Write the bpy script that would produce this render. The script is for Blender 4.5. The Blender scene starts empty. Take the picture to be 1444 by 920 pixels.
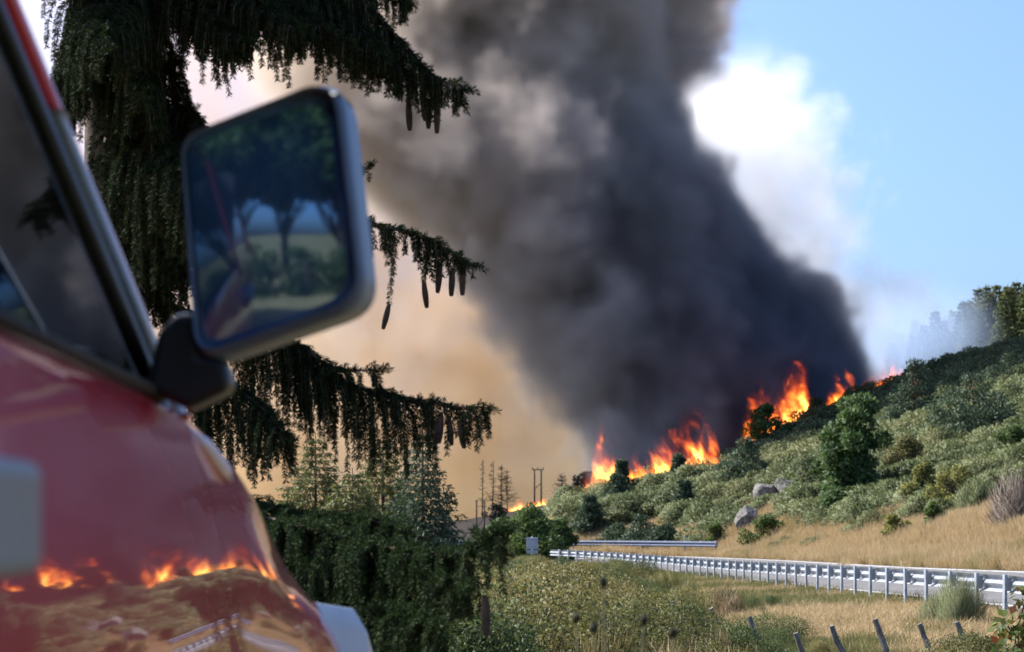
import bpy, bmesh, math, random
import numpy as np
from mathutils import Vector, Matrix

# ------------------------------------------------------------------ camera, sky, sun, exposure
scene = bpy.context.scene
C = scene.collection
F_PX, CX, HORIZON, EYE = 2808.0, 722.0, 740.0, 1.6      # 70 mm lens on a 36 mm sensor, 1444 px wide frame

cam_data = bpy.data.cameras.new("camera")
cam = bpy.data.objects.new("camera", cam_data)
C.objects.link(cam)
scene.camera = cam
cam.location = (0.0, 0.0, EYE)
cam.rotation_euler = (math.radians(90), 0, 0)
cam_data.lens = 70
cam_data.sensor_width = 36
cam_data.sensor_fit = 'HORIZONTAL'
cam_data.shift_y = (HORIZON - 460.0) / 1444.0
cam_data.clip_start = 0.05
cam_data.clip_end = 12000
cam_data.dof.use_dof = True
cam_data.dof.focus_distance = 17.0
cam_data.dof.aperture_fstop = 5.0
cam_data.dof.aperture_blades = 9

SUN_ELEV, SUN_AZ = 46.0, -60.0          # azimuth measured from the view direction (+Y), negative = to the left
world = bpy.data.worlds.new("World")
scene.world = world
world.use_nodes = True
wn = world.node_tree
sky = wn.nodes.new("ShaderNodeTexSky")
sky.sky_type = 'NISHITA'
sky.sun_disc = False
sky.sun_elevation = math.radians(SUN_ELEV)
sky.sun_rotation = math.radians(SUN_AZ)
sky.altitude = 1200
sky.air_density = 1.0
sky.dust_density = 10.0
sky.ozone_density = 10.0
wn.links.new(sky.outputs[0], wn.nodes["Background"].inputs[0])
wn.nodes["Background"].inputs[1].default_value = 0.14

sun_data = bpy.data.lights.new("sun", 'SUN')
sun_data.energy = 4.4
sun_data.angle = math.radians(1.5)
sun_data.color = (1.0, 0.93, 0.82)
sun = bpy.data.objects.new("sun", sun_data)
C.objects.link(sun)
_e, _a = math.radians(SUN_ELEV), math.radians(SUN_AZ)
SUN_DIR = Vector((math.cos(_e) * math.sin(_a), math.cos(_e) * math.cos(_a), math.sin(_e)))
sun.rotation_euler = SUN_DIR.to_track_quat('Z', 'Y').to_euler()

scene.view_settings.view_transform = 'Standard'
scene.view_settings.look = 'None'
scene.view_settings.exposure = 1.1
scene.view_settings.gamma = 1.0
scene.cycles.use_denoising = True
scene.cycles.max_bounces = 8
scene.cycles.diffuse_bounces = 2
scene.cycles.glossy_bounces = 3
scene.cycles.transmission_bounces = 4
scene.cycles.transparent_max_bounces = 12
scene.cycles.volume_bounces = 3
scene.cycles.volume_max_steps = 256
scene.cycles.sample_clamp_indirect = 6.0
scene.cycles.caustics_reflective = False
scene.cycles.caustics_refractive = False

rng = np.random.default_rng(11)
R = random.Random(7)

# ------------------------------------------------------------------ helpers
def at(px, py, Y):
    """point of the place seen at that pixel of the photograph, Y metres away"""
    return Vector(((px - CX) / F_PX * Y, Y, EYE + (HORIZON - py) / F_PX * Y))

def tag(o, label=None, cat=None, group=None, kind=None):
    if label: o["label"] = label
    if cat: o["category"] = cat
    if group: o["group"] = group
    if kind: o["kind"] = kind
    return o

def obj(name, me, mat=None, parent=None):
    o = bpy.data.objects.new(name, me)
    C.objects.link(o)
    if mat is not None and me is not None and len(me.materials) == 0:
        me.materials.append(mat)
    if parent is not None:
        o.parent = parent
    return o

def empty(name, loc=(0, 0, 0), rz=0.0):
    o = bpy.data.objects.new(name, None)
    C.objects.link(o)
    o.location = loc
    o.rotation_euler = (0, 0, rz)
    o.empty_display_size = 0.2
    return o

def copy_tree(o, parent=None):
    c = o.copy()
    C.objects.link(c)
    c.parent = parent
    for ch in list(o.children):
        copy_tree(ch, c)
    return c

def pydata(name, verts, faces, smooth=False):
    me = bpy.data.meshes.new(name)
    me.from_pydata([tuple(v) for v in verts], [], faces)
    if smooth:
        me.shade_smooth()
    me.update()
    return me

def np_mesh(name, verts, faces, smooth=False):
    """verts (n,3), faces (m,k) arrays"""
    me = bpy.data.meshes.new(name)
    verts = np.ascontiguousarray(verts, dtype=np.float32)
    faces = np.ascontiguousarray(faces, dtype=np.int32)
    m, k = faces.shape
    me.vertices.add(len(verts))
    me.vertices.foreach_set("co", verts.ravel())
    me.loops.add(m * k)
    me.loops.foreach_set("vertex_index", faces.ravel())
    me.polygons.add(m)
    me.polygons.foreach_set("loop_start", np.arange(0, m * k, k, dtype=np.int32))
    normals = smooth if isinstance(smooth, np.ndarray) else None
    if normals is not None or smooth:
        me.polygons.foreach_set("use_smooth", np.ones(m, dtype=bool))
    me.update(calc_edges=True)
    if normals is not None:
        me.normals_split_custom_set_from_vertices(normals.astype(np.float32))
    return me

class MB:
    """collects boxes, bars and tubes into one mesh"""
    def __init__(self): self.v, self.f = [], []
    def add(self, vs, fs):
        n = len(self.v)
        self.v += [tuple(v) for v in vs]
        self.f += [tuple(i + n for i in f) for f in fs]
    def box(self, c, s, M=None):
        vs = [Vector((x * s[0] / 2, y * s[1] / 2, z * s[2] / 2)) for x in (-1, 1) for y in (-1, 1) for z in (-1, 1)]
        if M is not None: vs = [M @ v for v in vs]
        vs = [v + Vector(c) for v in vs]
        self.add(vs, [(0, 1, 3, 2), (4, 6, 7, 5), (0, 4, 5, 1), (2, 3, 7, 6), (0, 2, 6, 4), (1, 5, 7, 3)])
        return self
    def tube(self, pts, rad, n=8, cap=True):
        pts = [Vector(p) for p in pts]
        if not hasattr(rad, '__len__'): rad = [rad] * len(pts)
        vs, fs = [], []
        side = None
        for i, p in enumerate(pts):
            d = (pts[min(i + 1, len(pts) - 1)] - pts[max(i - 1, 0)]).normalized()
            if side is None:
                side = d.orthogonal().normalized()
            else:
                side = (side - d * side.dot(d)).normalized()
            up = d.cross(side)
            for k in range(n):
                a = 2 * math.pi * k / n
                vs.append(p + (side * math.cos(a) + up * math.sin(a)) * rad[i])
        for i in range(len(pts) - 1):
            for k in range(n):
                a, b = i * n + k, i * n + (k + 1) % n
                fs.append((a, b, b + n, a + n))
        if cap:
            fs.append(tuple(range(n - 1, -1, -1)))
            fs.append(tuple((len(pts) - 1) * n + k for k in range(n)))
        self.add(vs, fs)
        return self
    def prism(self, poly, depth, M):
        """polygon in local XY, extruded along local Z by depth, moved by matrix M"""
        n = len(poly)
        vs = [M @ Vector((x, y, 0)) for x, y in poly] + [M @ Vector((x, y, depth)) for x, y in poly]
        fs = [tuple(range(n - 1, -1, -1)), tuple(range(n, 2 * n))] + [(i, (i + 1) % n, n + (i + 1) % n, n + i) for i in range(n)]
        self.add(vs, fs)
        return self
    def mesh(self, name, smooth=False): return pydata(name, self.v, self.f, smooth)
    def build(self, name, mat, parent=None, smooth=False):
        return obj(name, self.mesh(name, smooth), mat, parent)

class X:
    """a socket in a node tree, with arithmetic (works in shader and geometry trees)"""
    def __init__(self, t, s): self.t, self.s = t, s
    def _m(self, op, *a):
        n = self.t.nodes.new("ShaderNodeMath"); n.operation = op
        for i, x in enumerate((self,) + a):
            if isinstance(x, X): self.t.links.new(x.s, n.inputs[i])
            else: n.inputs[i].default_value = float(x)
        return X(self.t, n.outputs[0])
    def __add__(self, o): return self._m('ADD', o)
    __radd__ = __add__
    def __sub__(self, o): return self._m('SUBTRACT', o)
    def __rsub__(self, o): return (self * -1.0) + o
    def __mul__(self, o): return self._m('MULTIPLY', o)
    __rmul__ = __mul__
    def __truediv__(self, o): return self._m('DIVIDE', o)
    def max(self, o): return self._m('MAXIMUM', o)
    def min(self, o): return self._m('MINIMUM', o)
    def smax(self, o, d): return self._m('SMOOTH_MAX', o, d)
    def abs(self): return self._m('ABSOLUTE')
    def sqrt(self): return self._m('SQRT')
    def pow(self, o): return self._m('POWER', o)
    def sin(self): return self._m('SINE')
    def step(self, a, b):
        """smoothstep from a to b"""
        n = self.t.nodes.new("ShaderNodeMapRange"); n.interpolation_type = 'SMOOTHSTEP'
        self.t.links.new(self.s, n.inputs[0])
        n.inputs[1].default_value, n.inputs[2].default_value = (a, b) if a < b else (b, a)
        n.inputs[3].default_value, n.inputs[4].default_value = (0, 1) if a < b else (1, 0)
        return X(self.t, n.outputs[0])
    def curve(self, pts, smooth=True):
        """piecewise curve through (x, y) points"""
        xs = [p[0] for p in pts]; ys = [p[1] for p in pts]
        x0, x1, y0, y1 = min(xs), max(xs), min(ys), max(ys)
        y1 = max(y1, y0 + 1e-6)
        n = self.t.nodes.new("ShaderNodeFloatCurve")
        cv = n.mapping.curves[0]
        n.mapping.use_clip = False
        pp = sorted(((p[0] - x0) / (x1 - x0), (p[1] - y0) / (y1 - y0)) for p in pts)
        while len(cv.points) < len(pp): cv.points.new(0.5, 0.5)
        for q, p in zip(cv.points, pp):
            q.location = p
            q.handle_type = 'AUTO_CLAMPED' if smooth else 'VECTOR'
        n.mapping.update()
        v = ((self - x0) / (x1 - x0)).max(0.0).min(1.0)
        self.t.links.new(v.s, n.inputs["Value"])
        return X(self.t, n.outputs[0]) * (y1 - y0) + y0

def xyz(t, vec):
    n = t.nodes.new("ShaderNodeSeparateXYZ"); t.links.new(vec, n.inputs[0])
    return [X(t, n.outputs[i]) for i in range(3)]

def comb(t, x, y, z):
    n = t.nodes.new("ShaderNodeCombineXYZ")
    for i, v in enumerate((x, y, z)):
        if isinstance(v, X): t.links.new(v.s, n.inputs[i])
        else: n.inputs[i].default_value = v
    return n.outputs[0]

def noise(t, vec, scale, detail=2.0, rough=0.5, dist=0.0, out=0):
    n = t.nodes.new("ShaderNodeTexNoise")
    if vec is not None: t.links.new(vec, n.inputs["Vector"])
    n.inputs["Scale"].default_value = scale
    n.inputs["Detail"].default_value = detail
    n.inputs["Roughness"].default_value = rough
    n.inputs["Distortion"].default_value = dist
    return X(t, n.outputs[out])

def ramp(t, fac, stops, interp='LINEAR'):
    n = t.nodes.new("ShaderNodeValToRGB")
    n.color_ramp.interpolation = interp
    e = n.color_ramp.elements
    while len(e) < len(stops): e.new(0.5)
    for q, (p, c) in zip(e, stops):
        q.position = p
        q.color = (c[0], c[1], c[2], 1) if hasattr(c, '__len__') else (c, c, c, 1)
    t.links.new(fac.s if isinstance(fac, X) else fac, n.inputs[0])
    return n.outputs[0]

def new_mat(name):
    m = bpy.data.materials.new(name)
    m.use_nodes = True
    t = m.node_tree
    return m, t, t.nodes["Principled BSDF"], t.nodes["Material Output"]

def volume_box(name, lo, hi, voxel, density_fn, mat):
    """a volume that fills the box lo..hi with a procedural density field"""
    me = pydata(name, [(x, y, z) for x in (lo[0], hi[0]) for y in (lo[1], hi[1]) for z in (lo[2], hi[2])],
                [(0, 1, 3, 2), (4, 6, 7, 5), (0, 4, 5, 1), (2, 3, 7, 6), (0, 2, 6, 4), (1, 5, 7, 3)])
    o = obj(name, me, mat)
    t = bpy.data.node_groups.new(name + "_field", 'GeometryNodeTree')
    t.interface.new_socket("Geometry", in_out='INPUT', socket_type='NodeSocketGeometry')
    t.interface.new_socket("Geometry", in_out='OUTPUT', socket_type='NodeSocketGeometry')
    out = t.nodes.new("NodeGroupOutput")
    vc = t.nodes.new("GeometryNodeVolumeCube")
    pos = t.nodes.new("GeometryNodeInputPosition").outputs[0]
    d = density_fn(t, pos)
    t.links.new(d.s, vc.inputs["Density"])
    vc.inputs["Min"].default_value = lo
    vc.inputs["Max"].default_value = hi
    for ax, i in (("X", 0), ("Y", 1), ("Z", 2)):
        vc.inputs["Resolution " + ax].default_value = max(8, int((hi[i] - lo[i]) / voxel))
    sm = t.nodes.new("GeometryNodeSetMaterial")
    sm.inputs["Material"].default_value = mat
    t.links.new(vc.outputs[0], sm.inputs[0])
    t.links.new(sm.outputs[0], out.inputs[0])
    md = o.modifiers.new("field", 'NODES')
    md.node_group = t
    tag(o, kind="stuff")
    return o

# ------------------------------------------------------------------ terrain
def catmull(pts, per=12):
    pts = [np.array(p, float) for p in pts]
    pts = [2 * pts[0] - pts[1]] + pts + [2 * pts[-1] - pts[-2]]
    out = []
    for i in range(1, len(pts) - 2):
        p0, p1, p2, p3 = pts[i - 1:i + 3]
        for k in range(per):
            t = k / per
            out.append(0.5 * ((2 * p1) + (p2 - p0) * t + (2 * p0 - 5 * p1 + 4 * p2 - p3) * t * t + (3 * p1 - p0 - 3 * p2 + p3) * t ** 3))
    out.append(pts[-2])
    return np.array(out)

# left edge of the road (the near guardrail stands on it): x, y, z
ROAD_L = catmull([(60, -40, -4.0), (26, -22, -0.4), (14, -9, 0.15), (9.6, 5, 0.15), (8.6, 22, 0.12), (7.97, 31, 0.10), (7.2, 40, 0.05), (6.25, 62, -0.18), (4.6, 80, -0.24),
                  (2.1, 93, -0.26), (-2.2, 100, -0.26), (-9, 105, -0.28), (-22, 110, -0.35), (-45, 114, -0.4), (-120, 122, -0.5), (-400, 150, -1.0)], 14)
_seg = np.diff(ROAD_L, axis=0)
ROAD_S = np.concatenate([[0], np.cumsum(np.linalg.norm(_seg, axis=1))])
_t = np.gradient(ROAD_L[:, :2], axis=0)
_t /= np.linalg.norm(_t, axis=1)[:, None]
ROAD_N = np.stack([_t[:, 1], -_t[:, 0]], 1)                      # to the right of the travel direction
ROAD_A, ROAD_B = 0.75, 6.5                                        # carriageway from, to (metres right of the edge line)
ROAD_SLOPE = np.interp(ROAD_L[:, 1], [0, 40, 80, 100, 130], [0.075, 0.075, 0.06, 0.045, 0.03])

def road_point(i, off, dz=0.0):
    p = ROAD_L[i]
    n = ROAD_N[i]
    return (p[0] + n[0] * off, p[1] + n[1] * off, p[2] + max(0, off) * ROAD_SLOPE[i] + dz)

ctrl = []
def cp(x, y, z): ctrl.append((x, y, z))
def cpx(px, py, Y): p = at(px, py, Y); ctrl.append((p.x, p.y, p.z))
for q in [(0, 0, 0.05), (-1.5, 2, 0.2), (-1.5, 6, 0.15), (-6, 4, 0.25), (6, 4, -0.2), (-1.5, -8, 0.2), (8, -10, 0.1), (0, 14, -0.45), (6, 14, -0.4), (-8, 14, 0.1), (-20, 14, 0.5), 
          (25, 0, 1.0), (-25, -35, -6), (0, -35, -7), (25, -35, -6), (-10, -20, -0.3), (0, -20, -0.4), (12, -20, -0.3), (-4, 25, -0.5), (2, 25, -0.45), (6, 26, -0.3), (-15, 28, -0.3), (-2, 40, -0.6), (3, 40, -0.35), (-15, 45, -1.0), (2, 60, -0.3), (-3, 60, -0.5), (-15, 65, -1.2),
          (-1, 88, -0.55), (-6, 90, -0.9), (-18, 90, -1.6), (-40, 60, -1.5), (-40, 120, -2.5), (-8, 130, -1.6), (-40, 180, -3.5), (-10, 180, -1.8), (5, 160, 1.4), (8, 145, 2.4), (13, 152, 4.0), (22, 178, 8.0),
          (-12, 240, -2.0), (-60, 260, -3), (-100, 150, -3), (-100, 320, -5), (-40, 310, -1.2), (10, 345, -1.0), (-20, 350, -6), (-20, 400, -10), (40, 400, 18), (-100, 420, -10), (45, 330, 17),
          (35, 20, 3.0), (50, 50, 8), (60, 90, 15), (75, 150, 25), (110, 200, 34), (120, 100, 26), (120, 300, 36), (110, 420, 30), (60, -20, 0), (120, 0, 10), (180, 200, 42), (180, 60, 25), (180, 420, 35)]:
    cp(*q)
for q in [(1444, 792, 52), (1444, 752, 62), (1444, 690, 78), (1444, 622, 98), (1444, 560, 125), (1444, 500, 158),
          (1300, 790, 59), (1300, 738, 75), (1300, 690, 90), (1300, 622, 115), (1300, 565, 145), (1290, 540, 163),
          (1150, 786, 69), (1150, 745, 85), (1150, 695, 100), (1150, 642, 125), (1150, 603, 150),
          (1010, 783, 91), (1010, 752, 101), (1010, 705, 118), (1010, 668, 132),
          (905, 774, 112), (900, 725, 120), (880, 694, 126), (822, 774, 116), (812, 744, 119),
          (1444, 505, 280), (1380, 510, 272), (1290, 548, 255), (1200, 606, 232), (1060, 665, 215),
          (850, 693, 290), (760, 714, 300), (700, 735, 305), (655, 754, 310), (850, 738, 205), (770, 755, 215), (690, 768, 225)]:
    cpx(*q)
ctrl = np.array(ctrl)

def tps(r):
    return np.where(r > 1e-9, r * r * np.log(np.maximum(r, 1e-9)), 0.0)
_S = 100.0
_P = ctrl[:, :2] / _S
_K = tps(np.linalg.norm(_P[:, None] - _P[None], axis=2)) + np.eye(len(_P)) * 2e-5
_A = np.block([[_K, np.c_[np.ones(len(_P)), _P]], [np.c_[np.ones(len(_P)), _P].T, np.zeros((3, 3))]])
_W = np.linalg.solve(_A, np.r_[ctrl[:, 2], 0, 0, 0])

def vnoise(x, y, s, seed=0):
    """smooth value noise"""
    x = np.asarray(x, float) / s + seed * 17.3
    y = np.asarray(y, float) / s + seed * 9.1
    xi, yi = np.floor(x), np.floor(y)
    fx, fy = x - xi, y - yi
    fx, fy = fx * fx * (3 - 2 * fx), fy * fy * (3 - 2 * fy)
    def h(a, b):
        v = np.sin(a * 127.1 + b * 311.7 + seed * 74.7) * 43758.5453
        return v - np.floor(v)
    return (h(xi, yi) * (1 - fx) + h(xi + 1, yi) * fx) * (1 - fy) + (h(xi, yi + 1) * (1 - fx) + h(xi + 1, yi + 1) * fx) * fy

def road_coords(x, y):
    """offset to the right of the road's left edge, and index along it"""
    x, y = np.asarray(x, float).ravel(), np.asarray(y, float).ravel()
    best = np.full(len(x), 1e9); off = np.zeros(len(x)); idx = np.zeros(len(x), int)
    for a in range(0, len(x), 20000):
        d = np.stack([x[a:a + 20000, None] - ROAD_L[None, :, 0], y[a:a + 20000, None] - ROAD_L[None, :, 1]], 2)
        r = (d ** 2).sum(2)
        i = r.argmin(1)
        idx[a:a + 20000] = i
        k = np.arange(len(i))
        off[a:a + 20000] = (d[k, i] * ROAD_N[i]).sum(1)
        best[a:a + 20000] = np.sqrt(r[k, i])
    return off, idx, best

def height_raw(x, y):
    x = np.asarray(x, float).ravel(); y = np.asarray(y, float).ravel()
    z = np.empty(len(x))
    for a in range(0, len(x), 20000):
        q = np.c_[np.clip(x[a:a + 20000], -130, 190), np.clip(y[a:a + 20000], -35, 430)] / _S
        k = tps(np.linalg.norm(q[:, None] - _P[None], axis=2))
        z[a:a + 20000] = k @ _W[:-3] + np.c_[np.ones(len(q)), q] @ _W[-3:]
    amp = np.clip((y - 8) / 40, 0.15, 1)
    z += ((vnoise(x, y, 9, 1) - 0.5) * 0.5 + (vnoise(x, y, 3.1, 2) - 0.5) * 0.28 + (vnoise(x, y, 1.1, 3) - 0.5) * 0.1) * amp
    off, idx, dist = road_coords(x, y)
    rz = ROAD_L[idx, 2] + np.clip(off, -0.5, ROAD_B + 0.6) * ROAD_SLOPE[idx] - 0.03
    over = np.maximum(np.maximum(-1.0 - off, off - ROAD_B - 0.5), 0)
    over = np.where(np.abs(dist) > 40, 40, over)
    w = np.clip(1 - over / 4.0, 0, 1)
    w = w * w * (3 - 2 * w)
    return z * (1 - w) + rz * w

def axis(parts):
    out = []
    for a, b, s in parts: out += list(np.arange(a, b, s))
    return np.array(out)
GX = np.r_[[-5000, -2000, -900, -500, -300], axis([(-180, -60, 4), (-60, -22, 1.6), (-22, 46, 0.62), (46, 90, 1.6), (90, 190.1, 4)]), [300, 500, 900, 2000, 5000]]
GY = np.r_[[-2000, -600, -200, -90], axis([(-45, 8, 1.5), (8, 60, 0.6), (60, 135, 0.85), (135, 180, 1.3), (180, 330, 2.2), (330, 430.1, 5)]), [520, 700, 1200, 2500, 6000]]
_gx, _gy = np.meshgrid(GX, GY)
GZ = height_raw(_gx, _gy).reshape(_gx.shape)

def H(x, y):
    """ground height (bilinear on the terrain grid)"""
    x = np.asarray(x, float); y = np.asarray(y, float)
    i = np.clip(np.searchsorted(GX, x) - 1, 0, len(GX) - 2); j = np.clip(np.searchsorted(GY, y) - 1, 0, len(GY) - 2)
    fx = (x - GX[i]) / (GX[i + 1] - GX[i]); fy = (y - GY[j]) / (GY[j + 1] - GY[j])
    return (GZ[j, i] * (1 - fx) + GZ[j, i + 1] * fx) * (1 - fy) + (GZ[j + 1, i] * (1 - fx) + GZ[j + 1, i + 1] * fx) * fy

def ground_hit(px, py, y0=8, y1=420):
    """where the sight line through that pixel meets the ground"""
    Y = np.arange(y0, y1, 0.25)
    X_ = (px - CX) / F_PX * Y
    Z_ = EYE + (HORIZON - py) / F_PX * Y
    hit = np.where(Z_ <= H(X_, Y))[0]
    k = hit[0] if len(hit) else len(Y) - 1
    return Vector((X_[k], Y[k], float(H(X_[k], Y[k]))))

def crest(px):
    """distance of the skyline of the burning ridge in that direction"""
    c = np.interp(px, [830, 1010, 1150, 1290], [127, 134, 152, 164])
    Y = np.arange(c - 9, c + 7, 0.5)
    return float(Y[np.argmax((H((px - CX) / F_PX * Y, Y) - EYE) / Y)])

def stand(px, base, top, half):
    """foot, height and half width of something on the slope seen between those pixel rows"""
    p = ground_hit(px, base)
    return p - Vector((0, 0, 0.08)), (base - top) / F_PX * p.y, half / F_PX * p.y

def on_ground(px, Y, sink=0.0):
    x = (px - CX) / F_PX * Y
    return Vector((x, Y, float(H(x, Y)) - sink))

def ground_material():
    m, t, b, out = new_mat("hillside_ground")
    pos = t.nodes.new("ShaderNodeNewGeometry").outputs["Position"]
    x, y, z = xyz(t, pos)
    n1 = noise(t, pos, 0.12, 5, 0.6)
    n2 = noise(t, pos, 1.3, 4, 0.65)
    n3 = noise(t, pos, 9.0, 3, 0.6)
    c1 = ramp(t, n1 * 0.6 + n2 * 0.4, [(0.36, (0.060, 0.068, 0.026)), (0.47, (0.115, 0.105, 0.045)), (0.56, (0.25, 0.185, 0.09)), (0.68, (0.33, 0.245, 0.13))])
    # the burnt far slope is charred black
    burnt = ramp(t, n2, [(0.3, (0.012, 0.011, 0.011)), (0.7, (0.05, 0.043, 0.038))])
    mix = t.nodes.new("ShaderNodeMix"); mix.data_type = 'RGBA'
    edge = (y + (n1 - 0.5) * 30.0 - (x.max(0.0) * 1.0)).step(168.0, 190.0) * x.step(38.0, 24.0)
    t.links.new(edge.s, mix.inputs[0]); t.links.new(c1, mix.inputs[6]); t.links.new(burnt, mix.inputs[7])
    t.links.new(mix.outputs[2], b.inputs["Base Color"])
    b.inputs["Roughness"].default_value = 0.95
    b.inputs["Specular IOR Level"].default_value = 0.1
    bp = t.nodes.new("ShaderNodeBump"); bp.inputs["Strength"].default_value = 0.8; bp.inputs["Distance"].default_value = 0.12
    t.links.new((n2 + n3 * 0.6).s, bp.inputs["Height"]); t.links.new(bp.outputs[0], b.inputs["Normal"])
    return m

GROUND_MAT = ground_material()
_nv, _nu = _gx.shape
_i = np.arange((_nv - 1) * (_nu - 1)); _r, _c = _i // (_nu - 1), _i % (_nu - 1)
_a = _r * _nu + _c
terrain = obj("terrain", np_mesh("terrain", np.c_[_gx.ravel(), _gy.ravel(), GZ.ravel()], np.c_[_a, _a + 1, _a + 1 + _nu, _a + _nu], True), GROUND_MAT)
tag(terrain, "scrubby hillside and field with dry grass and charred far slope", kind="structure")

# ------------------------------------------------------------------ road
def simple_mat(name, col, rough=0.6, metal=0.0, var=0.15, scale=8.0, bump=0.0, spec=0.4, dark=None):
    m, t, b, out = new_mat(name)
    co = t.nodes.new("ShaderNodeTexCoord").outputs["Object"]
    n = noise(t, co, scale, 5, 0.62)
    d = dark or tuple(c * (1 - 2.2 * var) for c in col)
    t.links.new(ramp(t, n, [(0.32, d), (0.66, tuple(min(1, c * (1 + var)) for c in col))]), b.inputs["Base Color"])
    b.inputs["Metallic"].default_value = metal
    b.inputs["Specular IOR Level"].default_value = spec
    t.links.new((n * 0.25 + (rough - 0.12)).s, b.inputs["Roughness"])
    if bump:
        bp = t.nodes.new("ShaderNodeBump"); bp.inputs["Strength"].default_value = bump; bp.inputs["Distance"].default_value = 0.02
        t.links.new(n.s, bp.inputs["Height"]); t.links.new(bp.outputs[0], b.inputs["Normal"])
    return m

ASPHALT = simple_mat("asphalt", (0.13, 0.125, 0.12), 0.85, var=0.16, scale=1.4, bump=0.3)
LINE = simple_mat("road_paint", (0.62, 0.62, 0.60), 0.7, var=0.2, scale=3.0)
def strip(name, o0, o1, dz, mat, i0=0, i1=None, parent=None):
    i1 = i1 or len(ROAD_L) - 1
    vs, fs = [], []
    offs = np.linspace(o0, o1, 5)
    for i in range(i0, i1 + 1):
        vs += [road_point(i, o, dz) for o in offs]
    for r in range(i1 - i0):
        for k in range(4):
            a = r * 5 + k
            fs.append((a, a + 1, a + 6, a + 5))
    return obj(name, pydata(name, vs, fs, True), mat, parent)
road = strip("road", ROAD_A, ROAD_B, 0.012, ASPHALT)
tag(road, "grey asphalt country road curving left behind the guardrail", kind="structure")
for nm, a, b_ in (("edge_line", ROAD_A + 0.25, ROAD_A + 0.40), ("edge_line", ROAD_B - 0.40, ROAD_B - 0.25)):
    strip(nm, a, b_, 0.018, LINE, parent=road)
_mid = 0.5 * (ROAD_A + ROAD_B)
_k = 0
while _k < len(ROAD_L) - 3:
    if ROAD_S[_k] < ROAD_S[-1] - 250:
        strip("centre_line", _mid - 0.06, _mid + 0.06, 0.018, LINE, _k, _k + 1, parent=road)
    _k += 3

# ------------------------------------------------------------------ guardrails
STEEL = simple_mat("galvanised_steel", (0.33, 0.36, 0.40), 0.55, 0.35, 0.12, 6.0)
POST_STEEL = simple_mat("post_steel", (0.34, 0.38, 0.43), 0.55, 0.3, 0.15, 5.0)
BOLT = simple_mat("dark_bolt", (0.05, 0.05, 0.055), 0.6, 0.3)
BLUE_RAIL = simple_mat("weathered_blue_grey_rail", (0.075, 0.10, 0.17), 0.6, 0.0, 0.15, 4.0)
W_PROFILE = [(0.0, -0.155), (0.022, -0.14), (0.075, -0.105), (0.081, -0.085), (0.075, -0.065), (0.018, -0.022), (0.010, 0.0), (0.018, 0.022), (0.075, 0.065), (0.081, 0.085), (0.075, 0.105), (0.022, 0.14), (0.0, 0.155)]
W_PROFILE = [(d, h * 0.88) for d, h in W_PROFILE]

def s_at(s, off, dz):
    s = np.clip(s, 0, ROAD_S[-1])
    p = np.array([np.interp(s, ROAD_S, ROAD_L[:, k]) for k in range(3)])
    n = np.array([np.interp(s, ROAD_S, ROAD_N[:, k]) for k in range(2)])
    n /= np.linalg.norm(n)
    sl = np.interp(s, ROAD_S, ROAD_SLOPE)
    return Vector((p[0] + n[0] * off, p[1] + n[1] * off, p[2] + max(0, off) * sl + dz)), Vector((n[0], n[1], 0))

post_me = {}
def guardrail(name, label, s0, s1, off, face, mat, post_mat, panel=4.0, spacing=1.36, top=0.70):
    root = empty(name, s_at(s0, off, 0)[0])
    base = root.location.copy()
    tag(root, label, "guardrail")
    zc = top - 0.155
    s = s0
    while s < s1 - 0.1:
        e = min(s + panel, s1) + 0.12
        vs, fs = [], []
        K = 5
        for k in range(K):
            p, n = s_at(s + (e - s) * k / (K - 1), off, 0)
            out = 0.004 if (int(round((s - s0) / panel)) % 2) else 0.0
            for th in (0.0, -0.006):
                for (d, h) in W_PROFILE:
                    vs.append(p + n * face * (0.10 + d + out + th) + Vector((0, 0, zc + h)) - base)
        m = len(W_PROFILE)
        for k in range(K - 1):
            for j in range(m - 1):
                a = k * 2 * m + j
                fs.append((a, a + 1, a + 1 + 2 * m, a + 2 * m))
                a += m
                fs.append((a, a + 2 * m, a + 1 + 2 * m, a + 1))
            for j in (0, m - 1):
                a = k * 2 * m + j
                fs.append((a, a + m, a + 3 * m, a + 2 * m))
        obj("rail_panel", pydata("rail_panel", vs, fs, False), mat, root)
        s += panel
    if name not in post_me:
        mb = MB()
        mb.box((0, 0.0, top / 2 - 0.2), (0.012, 0.11, top + 0.4))
        mb.box((0.022, 0.05, top / 2 - 0.2), (0.032, 0.01, top + 0.4))
        mb.box((0.022, -0.05, top / 2 - 0.2), (0.032, 0.01, top + 0.4))
        sp = MB().box((0.075 * face, 0, zc), (0.07, 0.10, 0.22))
        bt = MB().box((0.065 * face, 0.062, zc + 0.03), (0.10, 0.035, 0.07))
        post_me[name] = (mb.mesh("post"), sp.mesh("spacer"), bt.mesh("bolt"))
    s = s0 + 0.3
    while s < s1:
        p, n = s_at(s, off, 0)
        p.z = min(p.z, float(H(p.x, p.y)) + 0.03) if False else p.z
        po = obj("post", post_me[name][0], post_mat, root)
        po.location = p - base
        po.rotation_euler = (R.uniform(-.015, .015), R.uniform(-.015, .015), math.atan2(n.y, n.x))
        for q, mt in ((1, STEEL), (2, BOLT)):
            c = obj(("", "spacer", "bolt")[q], post_me[name][q], mt, po)
        s += spacing
    return root

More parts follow.
